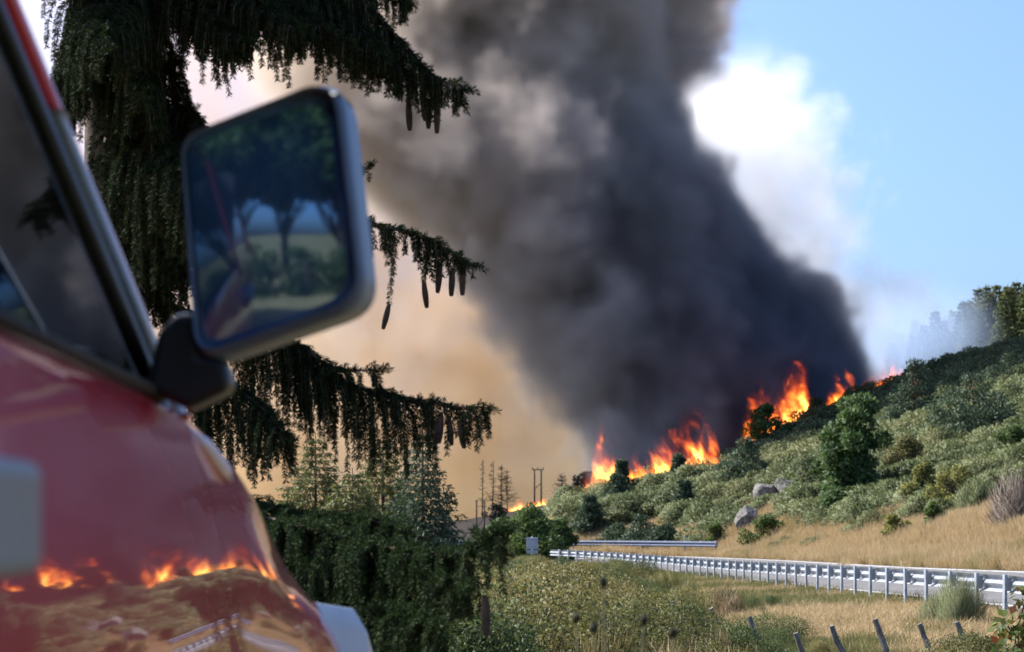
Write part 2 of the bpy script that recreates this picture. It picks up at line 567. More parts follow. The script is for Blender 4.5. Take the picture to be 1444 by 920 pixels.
def s_of_y(y):
    return float(np.interp(y, ROAD_L[:ROAD_L.shape[0] - 30, 1], ROAD_S[:ROAD_L.shape[0] - 30]))
guardrail("guardrail", "galvanised roadside guardrail seen from behind along the near edge of the road", s_of_y(14), s_of_y(94), 0.0, 1, STEEL, POST_STEEL)
guardrail("guardrail", "dark blue-grey guardrail on the outer side of the road bend", s_of_y(91.5), s_of_y(104) + 22, ROAD_B + 0.9, -1, BLUE_RAIL, POST_STEEL)
# ------------------------------------------------------------------ plant materials
def leaf_mat(name, cols, rough=0.6, trans=0.3, obj_var=0.25, patch=0.0, patch_col=None, spec=0.25):
    """leaves: colour differs a little from leaf to leaf and from plant to plant; some light passes through"""
    m, t, b, out = new_mat(name)
    geo = t.nodes.new("ShaderNodeNewGeometry")
    oi = t.nodes.new("ShaderNodeObjectInfo")
    f = X(t, geo.outputs["Random Per Island"]) * (1 - obj_var) + X(t, oi.outputs["Random"]) * obj_var
    k = len(cols) - 1
    col = ramp(t, f, [(i / k, c) for i, c in enumerate(cols)])
    if patch_col is not None:
        n = noise(t, geo.outputs["Position"], patch, 3, 0.6)
        mx = t.nodes.new("ShaderNodeMix"); mx.data_type = 'RGBA'
        t.links.new(n.step(0.50, 0.68).s, mx.inputs[0]); t.links.new(col, mx.inputs[6])
        mx.inputs[7].default_value = (*patch_col, 1)
        col = mx.outputs[2]
    t.links.new(col, b.inputs["Base Color"])
    b.inputs["Roughness"].default_value = rough
    b.inputs["Specular IOR Level"].default_value = spec
    tr = t.nodes.new("ShaderNodeBsdfTranslucent")
    t.links.new(col, tr.inputs[0])
    ms = t.nodes.new("ShaderNodeMixShader"); ms.inputs[0].default_value = trans
    t.links.new(b.outputs[0], ms.inputs[1]); t.links.new(tr.outputs[0], ms.inputs[2])
    t.links.new(ms.outputs[0], out.inputs["Surface"])
    return m

def bark_mat(name, a, b_):
    return simple_mat(name, b_, 0.9, 0, 0.2, 14.0, 0.6, 0.15, dark=a)

BARK = bark_mat("grey_brown_bark", (0.035, 0.028, 0.022), (0.12, 0.095, 0.075))
BARK_PINE = bark_mat("reddish_pine_bark", (0.05, 0.032, 0.022), (0.19, 0.11, 0.07))
CHAR = bark_mat("charred_bark", (0.010, 0.009, 0.009), (0.045, 0.040, 0.037))
L_ASH = leaf_mat("ash_leaf", [(0.030, 0.062, 0.018), (0.062, 0.110, 0.032), (0.105, 0.155, 0.050)], trans=0.4)
L_OLIVE = leaf_mat("olive_leaf", [(0.065, 0.072, 0.024), (0.13, 0.125, 0.045), (0.20, 0.175, 0.065)], trans=0.4)
L_YELLOW = leaf_mat("yellow_green_leaf", [(0.09, 0.105, 0.026), (0.19, 0.19, 0.05), (0.30, 0.275, 0.085)], trans=0.4)
L_GREEN = leaf_mat("mid_green_leaf", [(0.04, 0.072, 0.018), (0.082, 0.13, 0.034), (0.14, 0.185, 0.055)], trans=0.4)
L_PINE = leaf_mat("pine_needle", [(0.028, 0.050, 0.028), (0.056, 0.088, 0.046), (0.10, 0.132, 0.07)], trans=0.3)
L_PINELIT = leaf_mat("sunlit_pine_needle", [(0.06, 0.085, 0.03), (0.14, 0.165, 0.06), (0.22, 0.23, 0.095)], trans=0.3)  # hilltop sunlight put into the needle colour, lighter than the slope pines
L_FIR = leaf_mat("fir_needle", [(0.06, 0.078, 0.022), (0.14, 0.15, 0.045), (0.24, 0.225, 0.08)], trans=0.3)
L_BROOM = leaf_mat("broom_stem", [(0.050, 0.072, 0.026), (0.115, 0.142, 0.060), (0.205, 0.225, 0.108)], obj_var=0.62, trans=0.3, patch=0.09, patch_col=(0.17, 0.17, 0.075))
L_BROOMF = leaf_mat("field_broom_stem", [(0.07, 0.08, 0.02), (0.15, 0.145, 0.04), (0.27, 0.235, 0.08)], obj_var=0.62, trans=0.35, patch=0.35, patch_col=(0.27, 0.20, 0.09))
L_FINE = leaf_mat("fine_olive_leaf", [(0.06, 0.072, 0.022), (0.14, 0.138, 0.042), (0.26, 0.23, 0.08)], obj_var=0.62, trans=0.35, patch=0.5, patch_col=(0.24, 0.185, 0.07))
L_FINEG = leaf_mat("fine_green_leaf", [(0.035, 0.058, 0.018), (0.075, 0.105, 0.032), (0.14, 0.165, 0.06)], obj_var=0.62, trans=0.35)
L_STALK = leaf_mat("dry_brown_stalk", [(0.12, 0.08, 0.045), (0.22, 0.15, 0.085), (0.33, 0.24, 0.14)], trans=0.2)
L_GRASS = leaf_mat("dry_grass_blade", [(0.36, 0.26, 0.13), (0.52, 0.39, 0.21), (0.64, 0.50, 0.30)], trans=0.3, patch=0.22, patch_col=(0.36, 0.29, 0.13))
L_GRASSG = leaf_mat("green_grass_blade", [(0.10, 0.12, 0.035), (0.18, 0.18, 0.06), (0.30, 0.25, 0.11)], trans=0.3)
L_TWIG = leaf_mat("bare_grey_twig", [(0.09, 0.070, 0.058), (0.14, 0.108, 0.09), (0.19, 0.155, 0.13)], trans=0.05)

# ------------------------------------------------------------------ plant geometry
def unit(v): return v / np.maximum(np.linalg.norm(v, axis=-1, keepdims=True), 1e-9)
def rand_dirs(n, g): return unit(g.normal(size=(n, 3)))

def kites(b, d, L, W, g, bend=0.0, nrm=None, soft=0.7):
    """flat four-cornered leaves: base points b, directions d, length L, width W"""
    n = len(b)
    d = unit(d)
    s = unit(np.cross(d, rand_dirs(n, g)))
    L = np.broadcast_to(np.asarray(L, float), (n,))[:, None]; W = np.broadcast_to(np.asarray(W, float), (n,))[:, None]
    mid = b + d * L * 0.5
    tip = b + d * L
    if bend: tip = tip - np.array([0, 0, 1.0]) * L * bend
    if nrm is not None:
        # leaves of one tuft share the tuft's rounded form: face each one outwards and lean its normal that way
        geo = unit(np.cross(s, d))
        flip = np.where((geo * nrm).sum(1, keepdims=True) < 0, -1.0, 1.0)
        geo, s = geo * flip, s * flip
        nv = np.repeat(unit(geo * (1 - soft) + unit(nrm) * soft), 4, axis=0)
    v = np.stack([b, mid + s * W * 0.5, tip, mid - s * W * 0.5], 1).reshape(-1, 3)
    f = np.arange(4 * n).reshape(n, 4)
    return (v, f) if nrm is None else (v, f, nv)

def join(parts):
    vs, fs, k = [], [], 0
    for q in parts:
        vs.append(q[0]); fs.append(q[1] + k); k += len(q[0])
    out = (np.concatenate(vs), np.concatenate(fs))
    return out + (np.concatenate([q[2] for q in parts]),) if len(parts[0]) == 3 else out

def limb(mb, a, b, r0, r1, g, n=5, sag=0.0, wob=0.06, sides=5):
    a, b = np.array(a, float), np.array(b, float)
    ln = np.linalg.norm(b - a)
    pts = []
    for i in range(n):
        t = i / (n - 1)
        p = a * (1 - t) + b * t + np.array([0, 0, -sag * math.sin(math.pi * t) * ln])
        if 0 < i < n - 1: p = p + g.normal(size=3) * wob * ln * 0.5
        pts.append(p)
    mb.tube(pts, [r0 + (r1 - r0) * i / (n - 1) for i in range(n)], sides)
    return pts

def lobes_crown(lobes, n, g, L, W, up=0.15, flat=None):
    """leaves on the shells of many uneven lobes (centre, radius xyz)"""
    vols = np.array([l[1][0] * l[1][1] + l[1][0] * l[1][2] for l in lobes]); vols = vols / vols.sum()
    out = []
    for (c, r), w in zip(lobes, vols):
        k = max(6, int(n * w))
        d = rand_dirs(k, g)
        rad = g.uniform(0.45, 1.08, k) ** 0.6
        p = np.array(c) + d * np.array(r) * rad[:, None]
        dd = unit(d * 0.6 + rand_dirs(k, g) * 0.9 + np.array([0, 0, up]))
        out.append(kites(p, dd, L * g.uniform(0.6, 1.25, k), W * g.uniform(0.7, 1.2, k), g, nrm=unit(d + np.array([0, 0, 0.5])), soft=0.38))
    return join(out)

def broadleaf_meshes(seed, h, rx, n_leaf, L, W, trunk_h=0.3, n_lobes=34, top=1.0, lean=0.0, stems=1):
    g = np.random.default_rng(seed)
    mb = MB()
    lobes = []
    z0 = h * trunk_h
    for i in range(n_lobes):
        t = g.uniform(0.0, 1.0)
        zz = z0 + (h - z0) * t
        prof = math.sin(math.pi * (0.18 + 0.78 * t ** top)) ** 0.8
        a = g.uniform(0, 2 * math.pi); rr = rx * prof * g.uniform(0.25, 0.92)
        r = rx * g.uniform(0.16, 0.34)
        lobes.append(((math.cos(a) * rr + lean * t, math.sin(a) * rr, zz - r * 0.4), (r, r, r * g.uniform(0.6, 0.85))))
    for k in range(stems):
        a = g.uniform(0, 6.28); sp = 0.0 if stems == 1 else 0.06 * h
        bx, by = math.cos(a) * sp, math.sin(a) * sp
        tr = limb(mb, (bx, by, -0.25), (lean * 0.6 + bx * 2, by * 2, h * 0.72), 0.024 * h / stems ** 0.5 + 0.02, 0.006 * h, g, 6, 0, 0.03, 7)
        for c, r in lobes[k::stems]:
            b = tr[min(4, max(1, int((c[2] / h) * 4)))]
            limb(mb, b, c, 0.008 * h / stems ** 0.3, 0.003 * h, g, 4, -0.06, 0.08, 4)
    return mb, lobes_crown(lobes, n_leaf, g, L, W)

def pine_meshes(seed, h, rx, n_leaf, L, W, base=0.12, tiers=9, dome=0.6):
    """bushy mountain pine: tiers of flattened needle pads on spreading limbs"""
    g = np.random.default_rng(seed)
    mb = MB()
    tr = limb(mb, (0, 0, -0.3), (g.normal() * 0.03 * h, g.normal() * 0.03 * h, h * 0.95), 0.028 * h, 0.006 * h, g, 7, 0, 0.03, 7)
    lobes = []
    for i in range(tiers):
        t = (i + 0.3 * g.uniform(-1, 1)) / (tiers - 1)
        zz = h * (base + (0.97 - base) * t)
        reach = rx * (1 - max(0, t) ** (1 / max(dome, 0.05)) * 0.88) * g.uniform(0.8, 1.1)
        k = max(2, int(round(7 * (1 - 0.6 * t))))
        a0 = g.uniform(0, 6.28)
        for j in range(k):
            a = a0 + 2 * math.pi * j / k + g.normal() * 0.25
            rr = reach * g.uniform(0.55, 0.9)
            c = (math.cos(a) * rr, math.sin(a) * rr, zz + rr * 0.12 + g.normal() * 0.03 * h)
            s = max(0.32, reach * g.uniform(0.38, 0.58))
            lobes.append((c, (s, s, s * 0.42)))
            limb(mb, tr[min(5, max(0, int(zz / h * 6)))], c, 0.009 * h, 0.003 * h, g, 4, 0.02, 0.06, 4)
    lobes.append(((tr[-1][0], tr[-1][1], h * 0.95), (rx * 0.2, rx * 0.2, h * 0.07)))
    return mb, lobes_crown(lobes, n_leaf, g, L, W, up=0.5)

def spruce_meshes(seed, h, rx, n_whorl, per, L, W, droop=0.25, base=0.05, dens=1.0, top_pow=0.9):
    """conical conifer: whorls of drooping boughs carrying flat sprays of needles"""
    g = np.random.default_rng(seed)
    mb = MB()
    mb.tube([(0, 0, -0.3), (0, 0, h * 0.5), (0, 0, h)], [0.016 * h + 0.03, 0.009 * h + 0.01, 0.01], 7)
    P, D = [], []
    for i in range(n_whorl):
        t = i / n_whorl
        zz = h * (base + (0.985 - base) * t)
        reach = rx * (1 - t) ** top_pow + 0.06 * rx
        k = per if t < 0.8 else max(3, per - 2)
        a0 = g.uniform(0, 6.28)
        for j in range(k):
            a = a0 + 2 * math.pi * j / k + g.normal() * 0.2
            ln = reach * g.uniform(0.7, 1.15)
            u = np.array([math.cos(a), math.sin(a), 0])
            side = np.array([-u[1], u[0], 0])
            m = 6
            pts = []
            rise = 0.25 * (t - 0.25)
            for q in range(m + 1):
                s = q / m
                pts.append(np.array([0, 0, zz]) + u * ln * s + np.array([0, 0, ln * (rise * s - droop * s * s * 1.2 + 0.10 * s ** 4)]))
            mb.tube(pts, [0.005 * h * (1 - t) + 0.012] + [0.008] * (m - 1) + [0.004], 4, False)
            nb = max(5, int(ln / 0.11 * dens))
            for b in range(nb):
                s = g.uniform(0.18, 1.0)
                p = pts[min(m - 1, int(s * m))] * (1 - (s * m) % 1) + pts[min(m, int(s * m) + 1)] * ((s * m) % 1)
                sl = ln * (0.42 * (1 - s) + 0.12) * g.uniform(0.6, 1.1)
                sg = 1 if g.uniform() < 0.5 else -1
                dr = unit(u * 0.75 + side * sg * g.uniform(0.3, 1.0) + np.array([0, 0, -0.2 - 0.4 * g.uniform()]))
                kk = max(4, int(sl / (L * 0.34)))
                tt = np.linspace(0.05, 1, kk)[:, None]
                base_p = p + dr * sl * tt + np.array([0, 0, -0.22]) * (tt ** 2) * sl
                P.append(base_p)
                D.append(dr * 0.8 + g.normal(size=(kk, 3)) * 0.55 + np.array([0, 0, -0.15]))
    P, D = np.concatenate(P), np.concatenate(D)
    n = len(P)
    out = P * np.array([1, 1, 0]) / max(rx, 0.1) + np.array([0, 0, 0.5]) + g.normal(size=P.shape) * 0.25
    return mb, kites(P, D, L * g.uniform(0.7, 1.3, n), W, g, nrm=unit(out), soft=0.3)

def snag_meshes(seed, h, rx, n=40, r=0.02):
    g = np.random.default_rng(seed)
    mb = MB()
    mb.tube([(0, 0, -0.5), (g.normal() * .1, 0, h * 0.5), (g.normal() * 0.2, 0, h)], [r * h * 0.55, r * h * 0.4, 0.03], 6)
    br = MB()
    for i in range(n):
        t = g.uniform(0.2, 0.98)
        a = g.uniform(0, 6.28); ln = rx * (1.1 - t) * g.uniform(0.5, 1.2) + 0.2
        z = h * t
        br.tube([(0, 0, z), (math.cos(a) * ln * .6, math.sin(a) * ln * .6, z + ln * g.uniform(-0.15, 0.25)), (math.cos(a) * ln, math.sin(a) * ln, z + ln * g.uniform(-0.1, 0.55))], [0.05, 0.035, 0.015], 4, False)
    return mb, br

def shrub_strands(seed, n, h, r, W, L=(0.25, 0.6), lobes=5, curl=0.15, upright=0.8, shell=0.35):
    """broom-like shrub: fine upright stems in several rounded tufts"""
    g = np.random.default_rng(seed)
    out = []
    for i in range(lobes):
        a = g.uniform(0, 6.28); rr = 0 if i == 0 else r * g.uniform(0.3, 0.75)
        c = np.array([math.cos(a) * rr, math.sin(a) * rr, 0])
        hh = h * (1.0 if i == 0 else g.uniform(0.55, 0.95)); rl = r * (0.65 if i == 0 else g.uniform(0.35, 0.6))
        k = n // lobes
        d = rand_dirs(k, g); d[:, 2] = np.abs(d[:, 2]) ** 0.8
        rad = g.uniform(shell, 1.0, k) ** 0.5
        p = c + d * np.array([rl, rl, hh]) * rad[:, None]
        ll = h * g.uniform(L[0], L[1], k)
        dd = unit(d * np.array([0.7, 0.7, 0.3]) + np.array([0, 0, upright]) + g.normal(size=(k, 3)) * 0.22)
        out.append(kites(p - dd * ll[:, None] * 0.7, dd, ll, W, g, curl, nrm=unit(d + np.array([0, 0, 0.2]))))
    return join(out)

def grass_tuft(seed, n, h, r, W, lean=0.3):
    g = np.random.default_rng(seed)
    b = np.c_[g.normal(size=(n, 2)) * r, np.zeros(n) - 0.03]
    d = np.c_[g.normal(size=(n, 2)) * lean, np.ones(n)]
    return kites(b, d, h * g.uniform(0.5, 1.15, n), W, g, 0.12)

def tree(name, label, cat, loc, trunk, crown, bark, leaf, rz=0.0, s=1.0, group=None, part="crown"):
    root = empty(name, loc, rz)
    root.scale = (s, s, s)
    tag(root, label, cat, group)
    if trunk is not None: trunk.build("trunk", bark, root, True)
    if crown is not None: obj(part, np_mesh(part, *crown), leaf, root)
    return root

def scatter(name, label, protos, pts, scl, rot, pick):
    """one mass of ground cover: many copies of a few plants, on the ground"""
    me = bpy.data.meshes.new(name)
    n = len(pts)
    me.vertices.add(n); me.vertices.foreach_set("co", np.asarray(pts, np.float32).ravel())
    a = me.attributes.new("scl", 'FLOAT', 'POINT'); a.data.foreach_set("value", np.asarray(scl, np.float32))
    a = me.attributes.new("rot", 'FLOAT_VECTOR', 'POINT'); a.data.foreach_set("vector", np.asarray(rot, np.float32).ravel())
    a = me.attributes.new("pick", 'INT', 'POINT'); a.data.foreach_set("value", np.asarray(pick, np.int32))
    o = obj(name, me)
    t = bpy.data.node_groups.new(name, 'GeometryNodeTree')
    t.interface.new_socket("Geometry", in_out='INPUT', socket_type='NodeSocketGeometry')
    t.interface.new_socket("Geometry", in_out='OUTPUT', socket_type='NodeSocketGeometry')
    gi, go = t.nodes.new("NodeGroupInput"), t.nodes.new("NodeGroupOutput")
    jn = t.nodes.new("GeometryNodeJoinGeometry")
    def attr(nm, ty):
        q = t.nodes.new("GeometryNodeInputNamedAttribute"); q.data_type = ty; q.inputs["Name"].default_value = nm
        return q.outputs["Attribute"]
    sc_, ro_, pk_ = attr("scl", 'FLOAT'), attr("rot", 'FLOAT_VECTOR'), attr("pick", 'INT')
    mp = t.nodes.new("GeometryNodeMeshToPoints")
    t.links.new(gi.outputs[0], mp.inputs[0])
    for i, p in enumerate(protos):
        ip = t.nodes.new("GeometryNodeInstanceOnPoints")
        oi = t.nodes.new("GeometryNodeObjectInfo"); oi.inputs["Object"].default_value = p
        oi.inputs["As Instance"].default_value = True
        cm = t.nodes.new("FunctionNodeCompare"); cm.data_type = 'INT'; cm.operation = 'EQUAL'
        ins = [s for s in cm.inputs if s.type == 'INT']
        t.links.new(pk_, ins[0]); ins[1].default_value = i
        t.links.new(mp.outputs[0], ip.inputs["Points"]); t.links.new(oi.outputs["Geometry"], ip.inputs["Instance"])
        t.links.new(cm.outputs[0], ip.inputs["Selection"])
        t.links.new(ro_, ip.inputs["Rotation"]); t.links.new(sc_, ip.inputs["Scale"])
        t.links.new(ip.outputs[0], jn.inputs[0])
    t.links.new(jn.outputs[0], go.inputs[0])
    md = o.modifiers.new("scatter", 'NODES'); md.node_group = t
    return tag(o, label, kind="stuff")

def in_view(x, y, margin=0.12):
    px = CX + F_PX * x / np.maximum(y, 0.1)
    return (px > 420) & (px < 1444 * (1 + margin))
# ------------------------------------------------------------------ red fire-service vehicle (its right flank, close to the camera)
def paint_mat(name, col, rough=0.22, coat=1.0):
    m, t, b, out = new_mat(name)
    co = t.nodes.new("ShaderNodeTexCoord").outputs["Object"]
    n = noise(t, co, 3.0, 5, 0.6)
    dust_glare = noise(t, co, 26.0, 4, 0.7)
    t.links.new(ramp(t, n * 0.6 + dust_glare * 0.4, [(0.3, col), (0.75, tuple(c * 0.9 + 0.02 for c in col))]), b.inputs["Base Color"])
    t.links.new((dust_glare * 0.10 + (rough + 0.15)).s, b.inputs["Roughness"])
    b.inputs["Specular IOR Level"].default_value = 0.15
    b.inputs["Coat Weight"].default_value = coat
    t.links.new((dust_glare * 0.03 + 0.005).s, b.inputs["Coat Roughness"])
    b.inputs["Coat IOR"].default_value = 1.45
    return m
RED = paint_mat("red_body_paint", (0.60, 0.010, 0.026))
BLACK = simple_mat("black_plastic", (0.018, 0.019, 0.022), 0.4, 0, 0.1, 9.0)
TRIM = simple_mat("pillar_trim_with_reflection", (0.26, 0.32, 0.42), 0.3, 0, 0.05, 5.0)  # black plastic trim with its pale reflection put into the colour
RUBBER = simple_mat("black_rubber", (0.012, 0.012, 0.013), 0.8)
GREY = simple_mat("grey_handle_plastic", (0.22, 0.25, 0.29), 0.45, 0, 0.08, 6.0)
WHITE = simple_mat("white_bumper_paint", (0.52, 0.56, 0.62), 0.35, 0, 0.06, 5.0)
SEATCLOTH = simple_mat("dark_seat_cloth", (0.03, 0.03, 0.034), 0.95)
RIM = simple_mat("wheel_steel", (0.5, 0.5, 0.5), 0.45, 0.6)
def glass_mat(name, tint, gloss=0.03):
    m, t, b, out = new_mat(name)
    t.nodes.remove(b)
    tr = t.nodes.new("ShaderNodeBsdfTransparent"); tr.inputs[0].default_value = (*tint, 1)
    gl = t.nodes.new("ShaderNodeBsdfGlossy"); gl.inputs["Roughness"].default_value = gloss
    lw = t.nodes.new("ShaderNodeFresnel"); lw.inputs[0].default_value = 1.5
    ms = t.nodes.new("ShaderNodeMixShader")
    t.links.new(lw.outputs[0], ms.inputs[0]); t.links.new(tr.outputs[0], ms.inputs[1]); t.links.new(gl.outputs[0], ms.inputs[2])
    t.links.new(ms.outputs[0], out.inputs["Surface"])
    return m
GLASS = glass_mat("tinted_glass", (0.42, 0.47, 0.50))
def mirror_mat():
    m, t, b, out = new_mat("blue_mirror_glass")
    b.inputs["Metallic"].default_value = 1.0
    b.inputs["Base Color"].default_value = (0.22, 0.34, 0.50, 1)
    b.inputs["Roughness"].default_value = 0.05
    dust_glare = t.nodes.new("ShaderNodeBsdfDiffuse"); dust_glare.inputs[0].default_value = (0.10, 0.24, 0.46, 1)  # veiling glare on the glass, put in as a blue diffuse layer
    ms = t.nodes.new("ShaderNodeMixShader"); ms.inputs[0].default_value = 0.3
    t.links.new(b.outputs[0], ms.inputs[1]); t.links.new(dust_glare.outputs[0], ms.inputs[2]); t.links.new(ms.outputs[0], out.inputs["Surface"])
    return m
MIRROR = mirror_mat()

CAR = empty("fire_vehicle", (-0.386, 0, 0), math.atan(0.0363))
tag(CAR, "glossy red fire service vehicle with a big black door mirror, parked close by", "vehicle")
W2 = -1.0                                                     # centre line, metres left of the right flank

SIDE = [(0.42, -0.06), (0.50, 0.03), (0.75, 0.072), (1.0, 0.083), (1.2, 0.078), (1.36, 0.064), (1.48, 0.044), (1.56, 0.026), (1.63, 0.008), (1.69, -0.010), (1.75, -0.028), (1.795, -0.050), (1.812, -0.085)]
def drop(u): return float(np.interp(u, [3.4, 3.7, 4.0, 4.3, 4.6, 4.9, 5.1, 5.25, 5.4], [0, 0.030, 0.08, 0.135, 0.20, 0.28, 0.37, 0.48, 0.66]))
def section(u, hood):
    dr = drop(u)
    out = []
    for w, v in SIDE:
        k = min(1, max(0, (w - 0.9) / 0.75))
        ww = w - dr * k
        bump = math.exp(-((u - 4.85) / 0.42) ** 2) * 0.085 * float(np.interp(ww, [0.5, 0.9, 1.36, 1.44, 1.5], [0.9, 1, 1, 0.45, 0.0]))
        nose = -max(0, (u - 4.95) / 0.45) ** 2 * 0.32
        out.append((v + bump + nose + 0.035 * min(1, max(0, (u - 3.45) / 0.7)), ww))
    if hood:
        v0, w0 = out[-1]
        for k in (0.1, 0.35, 0.7, 1.0):
            out.append((v0 + (W2 - v0) * k, w0 + 0.075 * math.sin(k * math.pi / 2)))
    return out

def loft(us, hood, name, mat, sides=(1, -1)):
    secs = [section(u, hood) for u in us]
    m = len(secs[0])
    vs, fs = [], []
    for sgn in sides:
        b = len(vs)
        for u, sc in zip(us, secs):
            for v, w in sc:
                x = v if sgn == 1 else 2 * W2 - v
                vs.append((x, u, w))
        for i in range(len(us) - 1):
            for j in range(m - 1):
                a = b + i * m + j
                f = (a, a + m, a + m + 1, a + 1)
                fs.append(f if sgn == 1 else f[::-1])
    me = pydata(name, vs, fs, True)
    bm = bmesh.new(); bm.from_mesh(me)
    bmesh.ops.remove_doubles(bm, verts=bm.verts, dist=0.0005)
    bm.to_mesh(me); bm.free(); me.shade_smooth()
    o = obj(name, me, mat, CAR)
    md = o.modifiers.new("sub", 'SUBSURF'); md.levels = 2; md.render_levels = 2
    return o
for sd_ in (1, -1):
    loft([-2.6, -2.5, -2, -1, 0, 0.6, 1.0], False, "side_panel", RED, (sd_,))
    loft([1.012, 1.03, 1.5, 2.0, 2.5, 3.0, 3.30, 3.318], False, "door", RED, (sd_,))
front = loft([3.33, 3.36, 3.55, 3.8, 4.1, 4.35, 4.6, 4.85, 5.05, 5.2, 5.32, 5.4], True, "bonnet", RED)

def quad_plate(name, pts, mat, thick, parent=CAR, n=None):
    """flat plate through four or more points, with thickness"""
    pts = [Vector(p) for p in pts]
    nn = n or (pts[1] - pts[0]).cross(pts[-1] - pts[0]).normalized()
    k = len(pts)
    vs = pts + [p - nn * thick for p in pts]
    fs = [tuple(range(k)), tuple(range(2 * k - 1, k - 1, -1))] + [(i, i + k, (i + 1) % k + k, (i + 1) % k) for i in range(k)]
    return obj(name, pydata(name, vs, fs), mat, parent)

# greenhouse: v(w) leans inward, the pillar leans back
def gv(w, extra=0.0): return -0.055 - 0.30 * (w - 1.8) + extra
def pu(w, d=0.0): return 3.40 - (w - 1.8) * 1.02 + d
def both(fn):
    for sgn in (1, -1):
        fn(lambda v: v if sgn == 1 else 2 * W2 - v)
TOPW = 2.72
def swept(name, path, prof, mat, parent=CAR, sub=True):
    """sweep a small profile (dv, du) along points (v, u, w)"""
    vs, fs = [], []
    m = len(prof)
    for v, u, w in path:
        vs += [(v + a, u + b, w) for a, b in prof]
    for i in range(len(path) - 1):
        for j in range(m):
            a, b = i * m + j, i * m + (j + 1) % m
            fs.append((a, b, b + m, a + m))
    fs += [tuple(range(m)), tuple(range(len(vs) - 1, len(vs) - m - 1, -1))]
    o = obj(name, pydata(name, vs, fs, True), mat, parent)
    if sub:
        md = o.modifiers.new("bev", 'BEVEL'); md.width = 0.008; md.segments = 2
    return o
ws = [1.785, 1.9, 2.05, 2.2, 2.35, 2.5, TOPW]
def pillars(f):
    s = 1 if f(0) == 0 else -1
    swept("windscreen_pillar", [(f(gv(w)), pu(w), w) for w in ws], [(0, -0.035), (0.008 * s, 0.0), (-0.006 * s, 0.065), (-0.07 * s, 0.07), (-0.07 * s, -0.045)], RED)
    swept("pillar_trim", [(f(gv(w, 0.004)), pu(w, -0.07), w) for w in ws[:4]], [(0.004 * s, -0.032), (0.008 * s, 0.0), (0.0, 0.036), (-0.02 * s, 0.036), (-0.02 * s, -0.032)], TRIM)
    swept("door_seal", [(f(gv(w, -0.022)), pu(w, -0.125), w) for w in ws], [(0, -0.05), (0, 0.06), (-0.03 * s, 0.06), (-0.03 * s, -0.05)], RUBBER)
    swept("window_frame", [(f(gv(w)), pu(w, -0.195), w) for w in ws], [(0, -0.03), (0.005 * s, 0.0), (0, 0.032), (-0.03 * s, 0.032), (-0.03 * s, -0.03)], BLACK)
    swept("rear_pillar", [(f(gv(w)), 1.0, w) for w in ws], [(0, -0.08), (0, 0.08), (-0.06 * s, 0.08), (-0.06 * s, -0.08)], RED)
    quad_plate("side_window", [(f(gv(w, -0.012)), u, w) for u, w in ((1.06, 1.775), (pu(1.775, -0.21), 1.775), (pu(TOPW, -0.21), TOPW), (1.06, TOPW))], GLASS, 0.005)
    mb = MB(); mb.tube([(f(gv(1.80, 0.0)), 1.05, 1.806), (f(gv(1.80, 0.0)), 2.2, 1.807), (f(gv(1.80, 0.0)), 3.2, 1.807)], 0.009, 8)
    mb.build("window_seal", RUBBER, CAR, True)
both(pillars)
quad_plate("windscreen", [(gv(1.82) - 0.05, pu(1.82, 0.035), 1.82), (2 * W2 - gv(1.82) + 0.05, pu(1.82, 0.035), 1.82), (2 * W2 - gv(TOPW) + 0.05, pu(TOPW, 0.035), TOPW), (gv(TOPW) - 0.05, pu(TOPW, 0.035), TOPW)], GLASS, 0.006)
mb = MB()
rv = gv(TOPW)
roof_pts = [(rv + 0.005, TOPW - 0.01), (rv - 0.03, TOPW + 0.045), (rv - 0.2, TOPW + 0.09), (W2, TOPW + 0.11), (2 * W2 - rv + 0.2, TOPW + 0.09), (2 * W2 - rv + 0.03, TOPW + 0.045), (2 * W2 - rv - 0.005, TOPW - 0.01)]
mb.prism(roof_pts, 5.15, Matrix(((1, 0, 0, 0), (0, 0, 1, -2.6), (0, 1, 0, 0), (0, 0, 0, 1))))
o = mb.build("roof", RED, CAR)
def flank(f):
    quad_plate("rear_panel", [(f(gv(w, 0.003)), u, w) for u, w in ((-2.6, 1.78), (0.92, 1.78), (0.92, TOPW), (-2.6, TOPW))], RED, 0.03)
both(flank)
quad_plate("tail_panel", [(0.0, -2.6, 0.5), (0.0, -2.6, 1.79), (rv, -2.6, TOPW), (2 * W2 - rv, -2.6, TOPW), (2 * W2, -2.6, 1.79), (2 * W2, -2.6, 0.5)], RED, 0.03)
mb = MB(); mb.box((W2, 1.3, 0.55), (1.75, 7.6, 0.12)); mb.build("chassis", BLACK, CAR)
mb = MB(); mb.prism([(3.36, 1.72), (3.36, 1.80), (3.0, 1.83), (2.82, 1.78), (2.78, 1.45), (3.3, 1.4)], 1.76, Matrix(((0, 0, 1, -1.88), (1, 0, 0, 0), (0, 1, 0, 0), (0, 0, 0, 1))))
mb.build("dashboard", BLACK, CAR)
mb = MB(); mb.box((W2, 0.85, 1.65), (1.8, 0.04, 2.0)); mb.build("cab_rear_wall", SEATCLOTH, CAR)
for sx in (-0.55, -1.45):
    mb = MB()
    mb.prism([(1.35, 1.1), (1.95, 1.12), (1.97, 1.25), (1.5, 1.28), (1.28, 2.02), (1.14, 2.0), (1.25, 1.15)], 0.5, Matrix(((0, 0, 1, sx - 0.25), (1, 0, 0, 0), (0, 1, 0, 0), (0, 0, 0, 1))))
    s_ = mb.build("seat", SEATCLOTH, CAR)
    hb = MB(); hb.box((sx, 1.19, 2.16), (0.26, 0.10, 0.2)); q = hb.build("headrest", SEATCLOTH, s_)
    md = q.modifiers.new("bev", 'BEVEL'); md.width = 0.04; md.segments = 3
